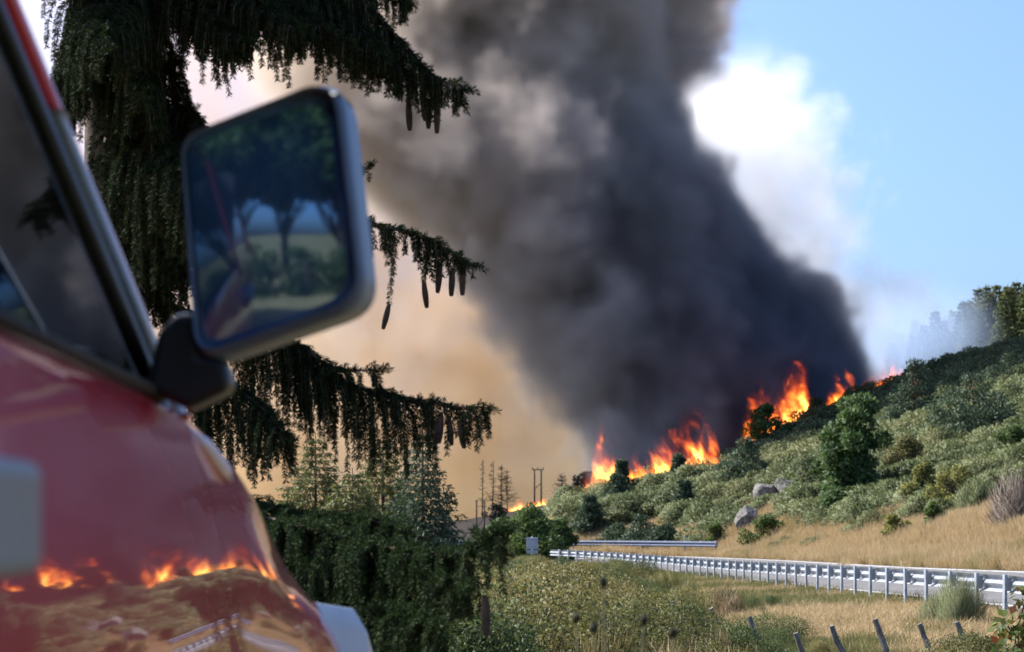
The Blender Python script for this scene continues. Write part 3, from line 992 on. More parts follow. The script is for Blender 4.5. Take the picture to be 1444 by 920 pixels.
mb = MB(); mb.tube([(-1.45 + 0.19 * math.cos(a), 2.65 + 0.08 * math.sin(a), 1.72 + 0.17 * math.sin(a)) for a in np.linspace(0, 2 * math.pi, 25)], 0.016, 6, False)
mb.tube([(-1.45, 2.65, 1.72), (-1.45, 2.95, 1.58)], 0.03, 6)
mb.build("steering_wheel", RUBBER, CAR, True)
# wheels
def wheel(v, u):
    t_ = MB()
    prof = [(-0.12, 0.27), (-0.125, 0.38), (-0.09, 0.415), (0.09, 0.415), (0.125, 0.38), (0.12, 0.27)]
    n = 32
    vs = [(v + a, u + r * math.cos(2 * math.pi * k / n), 0.62 + r * math.sin(2 * math.pi * k / n)) for k in range(n) for a, r in prof]
    fs = [(k * 6 + j, ((k + 1) % n) * 6 + j, ((k + 1) % n) * 6 + (j + 1) % 6, k * 6 + (j + 1) % 6) for k in range(n) for j in range(6)]
    w_ = obj("wheel", pydata("wheel", vs, fs, True), RUBBER, CAR)
    r_ = MB(); r_.tube([(v - 0.09, u, 0.62), (v + 0.09, u, 0.62)], 0.272, 24); r_.tube([(v + 0.088, u, 0.62), (v + 0.12, u, 0.62)], [0.09, 0.07], 12)
    r_.build("rim", RIM, w_)
for v in (-0.16, -1.84):
    for u in (4.75, -1.4): wheel(v, u)
# white bumper corners, headlamps, added fender glint, handle
mb = MB()
def bumper(f):
    s = 1 if f(0) == 0 else -1
    b = MB()
    path = [(0.10, 4.86), (0.19, 4.98), (0.205, 5.25), (0.12, 5.48), (-0.10, 5.62), (-0.45, 5.70), (-1.0, 5.72)]
    tops = [1.41, 1.39, 1.29, 1.18, 1.14, 1.10, 1.10]
    vs, fs = [], []
    for (v, u), tp in zip(path, tops):
        for dv, w in ((0, 0.60), (0.02, 0.85), (0.015, tp - 0.06), (-0.02, tp), (-0.14, tp + 0.01), (-0.14, 0.6)):
            vs.append((f(v + dv), u, w))
    for i in range(len(path) - 1):
        for j in range(6):
            a, c = i * 6 + j, i * 6 + (j + 1) % 6
            q = (a, c, c + 6, a + 6)
            fs.append(q if s == 1 else q[::-1])
    fs.append(tuple(range(6)))
    o = obj("bumper", pydata("bumper", vs, fs, True), WHITE, CAR)
    md = o.modifiers.new("bev", 'BEVEL'); md.width = 0.02; md.segments = 3
both(bumper)
LAMP = glass_mat("lamp_glass", (0.8, 0.8, 0.85), 0.05)
def lamp(f):
    mb = MB(); mb.tube([(f(-0.28), 5.36, 1.13), (f(-0.28), 5.44, 1.12)], [0.11, 0.10], 16); mb.build("headlight", RIM, CAR, True)
both(lamp)
mb = MB(); mb.tube([(-0.040, 3.36, 1.76), (-0.022, 3.46, 1.738), (-0.004, 3.60, 1.698), (0.002, 3.66, 1.682)], [0.006, 0.013, 0.015, 0.005], 8)  # added strip: a bright reflection streak on the fender, built as a solid
mb.build("fender_glint", simple_mat("lilac_glint", (0.72, 0.66, 0.82), 0.2), CAR, True)
mb = MB(); mb.box((0.072, 1.36, 1.605), (0.035, 0.26, 0.085)); mb.box((0.04, 1.26, 1.605), (0.07, 0.04, 0.07)); mb.box((0.04, 1.46, 1.605), (0.07, 0.04, 0.07))
o = mb.build("door_handle", GREY, CAR); md = o.modifiers.new("bev", 'BEVEL'); md.width = 0.012; md.segments = 3
mb = MB(); mb.box((0.03, 1.36, 1.55), (0.05, 0.24, 0.07)); mb.build("handle_recess", RUBBER, CAR)

# the door mirror: housing, glass, foot
def rounded(poly, r, n=5):
    out = []
    k = len(poly)
    for i in range(k):
        a, b, c = Vector(poly[i - 1]), Vector(poly[i]), Vector(poly[(i + 1) % k])
        ri = r[i] if hasattr(r, '__len__') else r
        d1, d2 = (a - b).normalized(), (c - b).normalized()
        p, q = b + d1 * ri, b + d2 * ri
        for s in range(n):
            t = s / (n - 1)
            out.append(p * (1 - t) ** 2 + b * 2 * t * (1 - t) + q * t * t)
    return out
MU = 3.05
def mpx(px, py, u=MU):                                         # flank coordinates of a point of the mirror
    return ((px - 620) / F_PX * u + 0.386, EYE + (HORIZON - py) / F_PX * u)
outline = rounded([mpx(255, 196), mpx(452, 116), mpx(474, 140), mpx(508, 424), mpx(276, 506)], [0.03, 0.03, 0.02, 0.05, 0.04], 6)
glassline = rounded([mpx(263, 198), mpx(447, 124), mpx(468, 144), mpx(501, 419), mpx(284, 498)], [0.03, 0.03, 0.02, 0.045, 0.035], 6)
cxm = sum(p.x for p in outline) / len(outline); czm = sum(p.y for p in outline) / len(outline)
MIR = empty("door_mirror", (cxm, MU, czm)); MIR.parent = CAR
vs, fs = [], []
n = len(outline)
for k, (du, sc, dx, dz) in enumerate([(0.03, 0.96, 0, 0), (-0.022, 0.985, 0, 0), (0.02, 1.045, 0.008, 0), (0.07, 1.03, 0.024, -0.004), (0.12, 0.90, 0.018, -0.008), (0.155, 0.62, 0.0, -0.01), (0.165, 0.2, 0, -0.01)]):
    vs += [((p.x - cxm) * sc + dx, du, (p.y - czm) * sc + dz) for p in outline]
for k in range(6):
    for i in range(n):
        a, b = k * n + i, k * n + (i + 1) % n
        fs.append((a, b, b + n, a + n))
fs.append(tuple(range(6 * n, 7 * n)))
obj("housing", pydata("housing", vs, fs, True), simple_mat("mirror_housing_plastic", (0.13, 0.18, 0.27), 0.35, 0, 0.1, 8.0), MIR)
# convex glass: a shallow spherical cap cut to the outline
RC, TV, TW = 0.95, math.radians(4.8), math.radians(0.3)
def cap(x, z): return 0.012 + (x * x + z * z) / (2 * RC) + math.tan(TV) * x - math.tan(TW) * z
vs, fs = [(0, cap(0, 0), 0)], []
m_ = len(glassline)
rings = 10
for k in range(1, rings + 1):
    for p in glassline:
        x, z = (p.x - cxm) * k / rings, (p.y - czm) * k / rings
        vs.append((x, cap(x, z) - 0.012, z))
vs[0] = (0, cap(0, 0) - 0.012, 0)
for i in range(m_): fs.append((0, 1 + (i + 1) % m_, 1 + i))
for k in range(rings - 1):
    for i in range(m_):
        a_, b_ = 1 + k * m_ + i, 1 + k * m_ + (i + 1) % m_
        fs.append((a_, b_, b_ + m_, a_ + m_))
gm = pydata("mirror_glass", vs, fs, True)
gm.normals_split_custom_set_from_vertices([Vector((x / RC + math.tan(TV), -1.0, z / RC - math.tan(TW))).normalized() for x, y, z in vs])
obj("mirror_glass", gm, MIRROR, MIR)
mb = MB()
foot = [mpx(222, 470), mpx(250, 440), mpx(274, 440), mpx(282, 500), mpx(318, 508), mpx(326, 548), mpx(264, 578), mpx(205, 548)]
mb.prism([(a - cxm, b - czm) for a, b in foot], 0.10, Matrix(((1, 0, 0, 0), (0, 0, 1, 0.0), (0, 1, 0, 0), (0, 0, 0, 1))))
o = mb.build("mirror_foot", BLACK, MIR); md = o.modifiers.new("bev", 'BEVEL'); md.width = 0.015; md.segments = 3
# ------------------------------------------------------------------ the near spruce: trunk, boughs with hanging twigs, cones
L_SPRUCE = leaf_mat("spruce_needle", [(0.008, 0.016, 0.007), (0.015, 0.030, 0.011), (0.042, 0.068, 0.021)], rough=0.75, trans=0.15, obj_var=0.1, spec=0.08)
L_SPRUCE_LOW = leaf_mat("lit_spruce_needle", [(0.011, 0.023, 0.009), (0.023, 0.045, 0.015), (0.06, 0.095, 0.03)], rough=0.7, trans=0.2, obj_var=0.1, spec=0.1)  # light on the nearest boughs put into a brighter needle green
SPR = empty("spruce_tree", on_ground(150, 10.6, 0.1))
tag(SPR, "dark spruce with drooping boughs and hanging cones beside the red vehicle", "spruce tree")
S0 = SPR.location.copy()
mb = MB(); mb.tube([(0, 0, -0.2), (0.02, 0, 2.0), (0, 0.03, 4.5), (0.02, 0, 8.0), (0, 0, 11.0)], [0.17, 0.15, 0.115, 0.06, 0.01], 12)
mb.build("trunk", BARK, SPR, True)
CONE_MAT = simple_mat("spruce_cone_scale", (0.085, 0.060, 0.040), 0.75, 0, 0.25, 30.0, 0.3)
def cone_mesh():
    vs, fs = [], []
    rows, per = 17, 9
    L = 0.135
    core = MB(); core.tube([(0, 0, 0), (0, 0, -0.03), (0, 0, -0.08), (0, 0, -L)], [0.004, 0.0125, 0.0125, 0.003], 8)
    for r in range(rows):
        t = r / (rows - 1)
        rad = 0.0155 * math.sin(math.pi * (0.1 + 0.82 * t)) ** 0.6
        for k in range(per):
            a = 2 * math.pi * (k + 0.5 * (r % 2)) / per
            u = Vector((math.cos(a), math.sin(a), 0)); s = Vector((-u.y, u.x, 0))
            z = -L * (0.02 + 0.93 * t)
            p = u * rad * 0.7 + Vector((0, 0, z + 0.006))
            core.add([p, p + u * 0.004 + s * 0.006 + Vector((0, 0, -0.008)), u * (rad + 0.002) + Vector((0, 0, z - 0.010)), p + u * 0.004 - s * 0.006 + Vector((0, 0, -0.008))], [(0, 1, 2, 3)])
    return core.mesh("cone")
CONE = cone_mesh(); CONE.materials.append(CONE_MAT)

def resample(pts, n):
    pts = catmull([np.array(p, float) for p in pts], 10)
    s = np.r_[0, np.cumsum(np.linalg.norm(np.diff(pts, axis=0), axis=1))]
    q = np.linspace(0, s[-1], n)
    return np.stack([np.interp(q, s, pts[:, k]) for k in range(3)], 1), s[-1]

def needles(paths, g, per_m=900, ln=0.024, w=0.0042):
    """paths: list of (k,3) twig lines -> needles set all round each twig"""
    B, D = [], []
    for P in paths:
        seg = np.linalg.norm(np.diff(P, axis=0), axis=1)
        s = np.r_[0, np.cumsum(seg)]
        n = max(8, int(s[-1] * per_m))
        q = g.uniform(0, s[-1], n)
        p = np.stack([np.interp(q, s, P[:, k]) for k in range(3)], 1)
        i = np.clip(np.searchsorted(s, q) - 1, 0, len(P) - 2)
        t = unit(P[i + 1] - P[i])
        r = rand_dirs(n, g); r = unit(r - t * (r * t).sum(1, keepdims=True))
        B.append(p); D.append(t * 0.62 + r * 0.8)
    B, D = np.concatenate(B), np.concatenate(D)
    return kites(B, D, ln * g.uniform(0.75, 1.25, len(B)), w, g)

def twig_line(p, d, L, g, hang, n=7):
    """a twig starting along d that gravity turns downwards"""
    out = [p]
    d = unit(np.array(d, float))
    st = L / (n - 1)
    for i in range(n - 1):
        d = unit(d + np.array([0, 0, -hang]) + g.normal(size=3) * 0.07)
        out.append(out[-1] + d * st)
    return np.array(out)

def bough(pix, Y0, Y1, seed, hang_len=(0.12, 0.34), spacing=0.026, cones=(), label=None, side=0.55, lush=1.0, start=0.12, shoots=1.0, mat=None, w=0.0042, per_m=950):
    g = np.random.default_rng(seed)
    k = len(pix)
    pts = [np.array(at(px, py, Y0 + (Y1 - Y0) * i / (k - 1))) - np.array(S0) for i, (px, py) in enumerate(pix)]
    P, ln = resample(pts, 60)
    T = unit(np.gradient(P, axis=0))
    wood = MB()
    wood.tube(P[::4], list(np.linspace(0.020, 0.0035, len(P[::4]))), 6)
    lines = []
    m = int(ln / spacing * lush)
    ph = g.uniform(0, 6.28, 3)
    def clump(s): return 0.55 + 0.45 * math.sin(s * 17 * ln + ph[0]) * math.sin(s * 7 * ln + ph[1]) + 0.25 * math.sin(s * 41 * ln + ph[2])
    for i in range(m):
        s = g.uniform(start, 1.0)
        if g.uniform() > 0.35 + 0.65 * clump(s): continue
        j = int(s * 59)
        t = T[j]
        out = unit(np.cross(t, [0, 0, 1]))
        sg = 1 if g.uniform() < 0.5 else -1
        reach = ln * 0.26 * (1 - s) ** 0.8 * g.uniform(0.1, 1.0) * side + 0.015
        # side branch leaving the bough, then a hanging twig from its end
        d0 = unit(t * 0.7 + out * sg * g.uniform(0.3, 1.0) + np.array([0, 0, g.uniform(-0.15, 0.15)]))
        sb = twig_line(P[j], d0, reach, g, 0.10, 5)
        if reach > 0.05:
            lines.append(sb)
        hl = g.uniform(*hang_len) * (0.55 + 0.65 * max(0.0, clump(s))) * (0.35 + 0.65 * min(1, (1 - s) * 2.2))
        lines.append(twig_line(sb[-1], unit(d0 * 0.5 + np.array([0, 0, -0.5])), hl, g, 0.55))
        if g.uniform() < 0.35:
            lines.append(twig_line(sb[len(sb) // 2], unit(d0 * 0.3 + np.array([0, 0, -0.7])), hl * g.uniform(0.4, 0.9), g, 0.5))
    # short shoots along the top and at the tip
    for i in range(int(ln * 26 * shoots)):
        s = g.uniform(0.25, 1.0); j = int(s * 59)
        out = unit(np.cross(T[j], [0, 0, 1]))
        d0 = unit(T[j] * 0.9 + out * g.normal() * 0.7 + np.array([0, 0, g.uniform(0.0, 0.5)]))
        lines.append(twig_line(P[j], d0, g.uniform(0.03, 0.085) * (1 + 0.5 * (shoots - 1)), g, -0.02, 4))
    for a in (-0.6, 0.0, 0.6):
        out = unit(np.cross(T[-1], [0, 0, 1]))
        lines.append(twig_line(P[-1], T[-1] + out * a * 0.5 + np.array([0, 0, abs(a) * 0.7]), 0.08 if a == 0 else 0.05, g, -0.05, 4))
    lines.append(P[12:])
    hung = []
    for px, py, Y, tl in cones:
        top = np.array(at(px, py, Y)) - np.array(S0)
        j = int(np.argmin(np.linalg.norm((P - top) * np.array([1, 0.3, 0.25]), axis=1)))
        top[1] = P[j][1] + (top[1] - P[j][1]) * 0.2
        mid_ = P[j] * 0.5 + top * 0.5 + np.array([0.01, 0, 0.01])
        ln_, _ = resample([P[j], mid_, top], 8)
        if np.linalg.norm(P[j] - top) > 0.02: lines.append(ln_)
        hung.append((top, tl))
    b = wood.build("bough", BARK, SPR, True)
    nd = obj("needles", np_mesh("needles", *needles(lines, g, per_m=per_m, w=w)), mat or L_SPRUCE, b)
    nd["kind"] = "stuff"
    tw = MB()
    for q in lines[::1]:
        if len(q) > 4: tw.tube(q[::2] if len(q) < 20 else q[::8], [0.0022] * len(q[::2] if len(q) < 20 else q[::8]), 3, False)
    x_ = tw.build("twigs", BARK, b); x_["kind"] = "stuff"
    for top, tl in hung:
        c = obj("cone", CONE, None, b)
        c.location = top; c.rotation_euler = (tl, g.uniform(-.15, .15), g.uniform(0, 6))
        sc = g.uniform(0.9, 1.15); c.scale = (sc, sc, sc)
    if label: b["label"] = label
    return b

bough([(150, -90), (330, -90), (440, -55), (535, 25), (598, 98), (656, 128)], 10.5, 9.8, 1, (0.16, 0.42), 0.010, [(604, 138, 9.85, .05), (616, 142, 9.8, -.1), (596, 125, 9.9, .1), (575, 140, 9.9, 0)], side=0.7)
bough([(150, -60), (280, -40), (400, 0), (490, 60)], 10.5, 9.6, 2, (0.15, 0.36), 0.009, side=0.8)
bough([(150, -170), (330, -130), (480, -70), (560, -20), (578, 4)], 10.5, 10.2, 3, (0.18, 0.45), 0.010, side=0.8)
bough([(150, 30), (220, 80), (262, 150), (286, 186)], 10.4, 9.8, 4, (0.10, 0.30), 0.008, side=0.9)
bough([(150, 120), (200, 190), (250, 250), (262, 330)], 10.4, 9.9, 5, (0.12, 0.30), 0.010, side=0.9)
bough([(150, 250), (300, 262), (430, 296), (515, 314), (600, 336), (666, 374)], 10.5, 10.0, 6, (0.12, 0.34), 0.012, [(548, 428, 10.1, .25), (597, 396, 10.05, .1), (620, 372, 10.0, .0), (638, 378, 10.0, 0.05), (652, 374, 10.0, -.05)], side=0.5)
bough([(150, 170), (320, 220), (440, 240), (500, 248), (517, 240)], 10.5, 10.2, 7, (0.05, 0.16), 0.03, side=0.4)
bough([(150, 400), (300, 452), (395, 480), (465, 532), (560, 560), (640, 573), (686, 579)], 10.5, 9.6, 8, (0.20, 0.50), 0.011, [(632, 588, 9.65, 0), (647, 592, 9.65, -.15), (616, 590, 9.7, .05), (622, 584, 9.7, 0)], side=0.7)
bough([(330, 462), (420, 486), (470, 520), (535, 522)], 10.3, 9.9, 9, (0.16, 0.40), 0.014, side=0.6)
bough([(150, 470), (260, 520), (350, 560), (410, 620)], 10.5, 9.4, 10, (0.2, 0.5), 0.012, side=0.8)
bough([(150, 330), (200, 350), (235, 380)], 10.4, 9.8, 11, (0.12, 0.3), 0.010, side=0.9)
low = [  # the lowest, nearest boughs: overlapping sprays
    ([(150, 690), (330, 722), (450, 750), (545, 772), (640, 784), (712, 750)], 9.6, 7.4, [(684, 842, 7.5, .0)]),
    ([(250, 700), (360, 712), (430, 730), (500, 735), (540, 760)], 9.8, 8.9, []),
    ([(350, 735), (450, 745), (520, 735), (575, 752)], 9.2, 8.3, []),
    ([(300, 735), (400, 775), (500, 802), (570, 800), (622, 815)], 9.4, 7.9, []),
    ([(400, 780), (500, 790), (560, 812), (610, 808), (650, 836)], 9.0, 7.6, []),
    ([(300, 770), (400, 810), (470, 850), (540, 862), (600, 885)], 9.2, 7.7, []),
    ([(420, 820), (500, 850), (570, 862), (620, 890)], 8.8, 7.5, []),
    ([(320, 840), (420, 870), (520, 905), (610, 935)], 9.0, 7.6, []),
    ([(300, 790), (380, 835), (440, 885), (480, 930)], 9.0, 7.6, []),
    ([(300, 880), (430, 930), (560, 975)], 9.2, 8.0, []),
]
for i, (pp, a_, b_, cn) in enumerate(low):
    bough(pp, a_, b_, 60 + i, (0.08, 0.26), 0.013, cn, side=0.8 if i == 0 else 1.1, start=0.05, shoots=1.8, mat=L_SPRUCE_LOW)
for i, (pp, a_, b_) in enumerate([([(200, -60), (330, -20), (420, 40)], 10.4, 9.4), ([(150, -40), (260, -10), (350, 60)], 10.3, 9.5), ([(300, -80), (420, -30), (500, 30), (540, 80)], 10.4, 9.8), ([(380, -60), (470, -5), (530, 60), (580, 110)], 10.2, 9.9)]):
    bough(pp, a_, b_, 90 + i, (0.14, 0.34), 0.0065, (), side=1.3, start=0.0)
bough([(150, -20), (110, 40), (90, 110), (84, 190)], 10.4, 10.0, 15, (0.12, 0.34), 0.010, side=0.9)
for i in range(24):
    g = np.random.default_rng(300 + i)
    y0 = -330 + 31 * i
    x1 = g.uniform(70, 420) if y0 < 30 else g.uniform(90, 300)
    Ye = g.uniform(8.9, 10.2)
    bough([(150, y0), ((150 + x1) / 2, y0 + 35), (x1, y0 + g.uniform(70, 120))], 10.4, Ye, 320 + i, (0.14, 0.42), 0.0095, side=1.1)
# ------------------------------------------------------------------ trees and hedge behind the camera, seen in the door mirror and the window
_l = ["beside the red edge of the door mirror", "just outside the red edge of the door mirror", "in the left half of the door mirror", "in the middle of the door mirror", "right of the middle of the door mirror", "at the outer side of the door mirror", "at the outer edge of the door mirror"]
for i, lb in enumerate(_l):
    x_, y_ = -7.5 + 3.3 * i, -13.5 - 1.6 * (i % 2)
    tb, cr = broadleaf_meshes(400 + i, 12.0, 3.6, 12000, 0.50, 0.34, 0.44, 90, 0.6)
    tree("roadside_oak", "tall leafy tree mirrored " + lb, "tree", (x_, y_, float(H(x_, y_))), tb, cr, BARK, L_ASH, i * 1.1, group="trees mirrored in the door mirror")
for i in range(10):
    x_ = -0.2 + 1.9 * i; y_ = -5.6 - (i % 3) * 0.5
    tb, cr = broadleaf_meshes(420 + i, 1.75, 1.25, 2200, 0.14, 0.10, 0.04, 22, 0.8, stems=3)
    tree("hedge_bush", "low dark bush of the hedge mirrored under the trees in the door mirror", "bush", (x_, y_, float(H(x_, y_)) - 0.1), tb, cr, BARK, L_ASH, i, group="hedge mirrored in the door mirror", part="foliage")
# ------------------------------------------------------------------ trees and shrubs of the hillside (each one a thing)
def put(px, Y, sink=0.1): return on_ground(px, Y, sink)

def visible_y(px, py):
    return ground_hit(px, py).y

# the leafy tree on the slope above the road
p_, h_, r_ = stand(1197, 716, 556, 56)
tb, cr = broadleaf_meshes(3, h_, r_, 8500, 0.25, 0.15, 0.14, 46, 1.0, lean=0.4)
tree("ash_tree", "dark green leafy tree standing alone on the slope above two grey rocks", "tree", p_, tb, cr, BARK, L_ASH, 0.4)
p_, h_, r_ = stand(1182, 727, 688, 40)
tb, cr = broadleaf_meshes(5, h_, r_, 1800, 0.20, 0.13, 0.05, 16)
tree("leafy_shrub", "low dark green bush at the foot of the lone leafy tree", "shrub", p_, tb, cr, BARK, L_ASH)

# round tree with flames licking through it
def on_crest(px, top, half, back=0.0):
    Y = crest(px) + back
    p = on_ground(px, Y, 0.1)
    return p, EYE - (top - HORIZON) / F_PX * Y - p.z, half / F_PX * Y
p_, h_, r_ = on_crest(1080, 570, 34, -3.0)
tb, cr = broadleaf_meshes(8, h_, r_, 3600, 0.24, 0.17, 0.22, 34, 0.8)
tree("round_tree", "round bright green tree on the ridge with flames behind it", "tree", p_, tb, cr, BARK, L_GREEN)

pines = [  # px, foot row, top row, half width, seed, tiers, dome, label
    (1291, 606, 508, 36, 21, 11, 0.8, "tall layered mountain pine on the crest, dark top, right of the flames"),
    (1372, 630, 528, 62, 22, 9, 0.5, "wide spreading mountain pine with stepped dark pads high on the slope"),
    (1425, 552, 502, 36, 23, 7, 0.5, "small dark mountain pine behind the wide spreading pine"),
    (1052, 684, 622, 34, 24, 8, 0.7, "low bluish dark mountain pine below the round burning tree"),
    (1026, 655, 600, 24, 25, 7, 0.6, "dull green shrubby pine on the ridge between the two big flame fronts"),
    (870, 714, 674, 20, 26, 8, 0.6, "dark rounded pine in front of the left end of the flames"),
    (832, 748, 702, 20, 27, 8, 0.7, "dark pine at the foot of the ridge where the smoke begins"),
    (965, 740, 682, 18, 28, 9, 0.9, "slim dark pine halfway up the heather slope below the flames"),
    (1151, 0, 562, 18, 29, 8, 0.9, "dark pine silhouetted against the tall flames on the crest"),
    (957, 0, 645, 8, 30, 8, 1.0, "thin young pine standing inside the bright flames"),
    (877, 0, 652, 7, 31, 8, 1.0, "narrow young pine blackened in the left flames"),
]
for px, base, top, hw, sd, ti, dm, lb in pines:
    p_, h_, r_ = stand(px, base, top, hw) if base else on_crest(px, top, hw, -1.5)
    r_ *= 1.15
    tb, cr = pine_meshes(sd, h_, r_, int(3500 + 2600 * r_), 0.24, 0.085, 0.04, ti, dm)
    tree("mountain_pine", lb, "pine tree", p_, tb, cr, BARK_PINE, L_PINE, sd * 1.3, 1.0, "mountain pines on the slope")

# dark clump of low pines above the bend
for px, base, top, hw, sd, lb in [(872, 777, 742, 30, 41, "low dark pine bush above the bend, left of its clump"), (905, 779, 730, 38, 42, "broad low dark pine bush in the middle of the clump above the bend"), (938, 778, 745, 26, 43, "low dark pine bush above the bend, right of its clump")]:
    p_, h_, r_ = stand(px, base, top, hw)
    tb, cr = pine_meshes(sd, h_, r_, 6000, 0.24, 0.08, 0.03, 6, 0.5)
    tree("pine_bush", lb, "pine tree", p_, tb, cr, BARK_PINE, L_PINE, sd, 1.0, "low pines above the bend")

bushes = [  # px, foot row, top row, half width, leaf, seed, label
    (1283, 674, 628, 34, L_OLIVE, 51, "round olive brown bush right of the lone leafy tree"),
    (1306, 718, 666, 27, L_YELLOW, 52, "yellow green bush with a bare twiggy side on the slope"),
    (1340, 724, 666, 30, L_YELLOW, 53, "pale yellow green bush beside the twiggy one"),
    (1378, 724, 672, 34, L_BROOM, 54, "upright green broom bush beside the yellow bushes"),
    (1318, 746, 716, 15, L_GREEN, 55, "small grey green bush in the tall dry grass"),
    (1262, 764, 733, 17, L_YELLOW, 56, "small yellowish sapling bush in the dry grass above the road"),
    (1427, 650, 605, 24, L_GREEN, 57, "light green bush beside the pale dead branch on the upper slope"),
    (1079, 772, 736, 27, L_GREEN, 58, "rounded dark green bush below the two grey rocks"),
    (1010, 772, 742, 13, L_GREEN, 59, "small bright green bush where the hill meets the road"),
    (1370, 628, 600, 22, L_OLIVE, 60, "rusty olive bush high on the slope under the spreading pine"),
]
for px, base, top, hw, lf, sd, lb in bushes:
    p_, h, r = stand(px, base, top, hw)
    h, r = h * 1.25, r * 1.3
    if lf is L_BROOM:
        cr = shrub_strands(sd, 2600, h, r, 0.035, lobes=7)
        tb = MB(); tb.tube([(0, 0, -0.2), (0, 0.05, h * 0.6)], [0.05, 0.02], 5)
    else:
        tb, cr = broadleaf_meshes(sd, h, r, int(1300 * r * h) + 900, 0.13, 0.085, 0.05, 20, 0.8, stems=3)
    tree("hillside_bush", lb, "bush", p_, tb, cr, BARK, lf, sd, part="foliage", group="bushes on the slope")
g_ = np.random.default_rng(77)
cr = shrub_strands(78, 4200, 2.0, 1.75, 0.018, (0.3, 0.7), 9, 0.0, 0.7)
tb = MB(); tb.tube([(0, 0, -0.2), (0, 0.05, 1.1)], [0.07, 0.02], 5)
tree("bare_shrub", "leafless grey brown shrub at the edge of the dry grass slope", "bush", ground_hit(1440, 742), tb, cr, BARK, L_TWIG, part="twigs")

# bushes round the bend and by the road sign
road_bush = [
    (752, 98, 2.75, 2.1, L_GREEN, 61, "large green leafy bush behind the road sign at the bend"),
    (715, 100, 2.2, 1.6, L_GREEN, 62, "green leafy bush left of the road sign"),
    (690, 88, 1.6, 1.2, L_OLIVE, 63, "brownish low bush at the end of the field by the bend"),
    (790, 101, 2.0, 1.0, L_GREEN, 64, "green leafy bush between the sign and the hillside"),
]
for px, Y, h, r, lf, sd, lb in road_bush:
    tb, cr = broadleaf_meshes(sd, h, r, int(1300 * r * h) + 800, 0.19, 0.12, 0.04, 34, 0.75, stems=4)
    tree("roadside_bush", lb, "bush", put(px, Y), tb, cr, BARK, lf, sd, part="foliage", group="bushes at the bend")

# pale firs beyond the near spruce
firs = [(445, 58, 4.9, 2.2, 71, "pale olive fir in the group behind the spruce boughs, half hidden by the red vehicle"),
        (497, 50, 3.6, 1.9, 72, "short light green fir in front of the taller firs behind the spruce boughs"),
        (596, 52, 4.7, 1.75, 73, "tall dark fir with a pointed top standing clear beside the burnt slope"),
        (540, 62, 5.0, 2.2, 74, "tall grey green fir in the middle of the group behind the spruce boughs")]
for px, Y, h, r, sd, lb in firs:
    tb, cr = spruce_meshes(sd, h, r, 24, 8, 0.13, 0.042, 0.12, 0.03, 2.0)
    o = tree("fir_tree", lb, "fir tree", put(px, Y), tb, cr, BARK, L_FIR if sd != 73 else L_PINE, sd, group="firs beyond the spruce")
    o.scale = (1, 1, 1)

# plantation pines on the hilltop
def pine_proto(sd, h, r):
    return spruce_meshes(sd, h, r, 17, 6, 0.48, 0.20, 0.10, 0.06, 0.55, 0.85)
protos = [pine_proto(90 + i, 9.4, 1.75 + 0.2 * i) for i in range(4)]
pm = [(p[0].mesh("trunk", True), np_mesh("crown", *p[1])) for p in protos]
g_ = np.random.default_rng(5)
forest = []
for row, (Y, p0, p1, stp) in enumerate([(236, 1365, 1475, 13), (244, 1345, 1490, 13), (252, 1290, 1490, 13.5), (262, 1258, 1490, 14), (272, 1252, 1495, 15)]):
    px = p0
    while px < p1:
        forest.append((px + g_.normal() * 3, Y + g_.normal() * 2.5, g_.uniform(0.72, 1.12) * (0.9 if px < 1350 else 1.0)))
        px += stp * g_.uniform(0.75, 1.3)
for i, (px, Y, s) in enumerate(forest):
    k = int(g_.integers(4))
    loc = put(px, Y, 0.2)
    root = empty("plantation_pine", loc, g_.uniform(0, 6.28)); root.scale = (s, s, s * g_.uniform(0.95, 1.1))
    hazy = px < 1352
    tag(root, "conifer in the hilltop plantation veiled by thin blue smoke" if hazy else "sunlit conifer in the dense plantation on the hilltop", "pine tree",
        "hilltop conifers behind the smoke" if hazy else "sunlit hilltop conifers")
    obj("trunk", pm[k][0], BARK_PINE, root); obj("crown", pm[k][1], L_PINELIT, root)

# burnt trees on the far charred slope
snags = [(680, 300, 9.2, 1.0, 81, "tall thin burnt tree trunk, farthest from the power poles, on the charred slope"), (694, 296, 8.2, 1.2, 82, "thin burnt tree beside the branchy one on the charred slope"),
         (708, 292, 7.2, 2.6, 83, "burnt tree with many bare branches on the charred slope"), (716, 296, 6.4, 2.2, 84, "smaller bare burnt tree beside the branchy one on the charred slope"),
         (792, 285, 4.2, 2.0, 85, "short burnt tree between the power poles and the dark smoke")]
for px, Y, h, r, sd, lb in snags:
    mb, br = snag_meshes(sd, h, r, 70 if r > 1.5 else 46)
    root = tree("burnt_tree", lb, "burnt tree", put(px, Y), mb, None, CHAR, None)
    br.build("branches", CHAR, root)
for px, Y, h, r, sd, lb in [(812, 190, 4.6, 2.0, 87, "scorched dark tree half lost in the smoke at the foot of the ridge"), (700, 270, 2.4, 1.8, 88, "scorched scrub tree below the burnt trunks"), (832, 170, 3.6, 1.6, 89, "blackened tree in the smoke behind the ridge foot")]:
    tb, cr = broadleaf_meshes(sd, h, r, 2200, 0.3, 0.2, 0.1, 22)
    tree("scorched_tree", lb, "burnt tree", put(px, Y), tb, cr, CHAR, leaf_mat("scorched_leaf", [(0.014, 0.013, 0.011), (0.03, 0.027, 0.022)], trans=0.05))

# ------------------------------------------------------------------ ground cover (nobody could count it)
def scatter_points(n, x0, x1, y0, y1, g):
    return g.uniform(x0, x1, n), g.uniform(y0, y1, n)

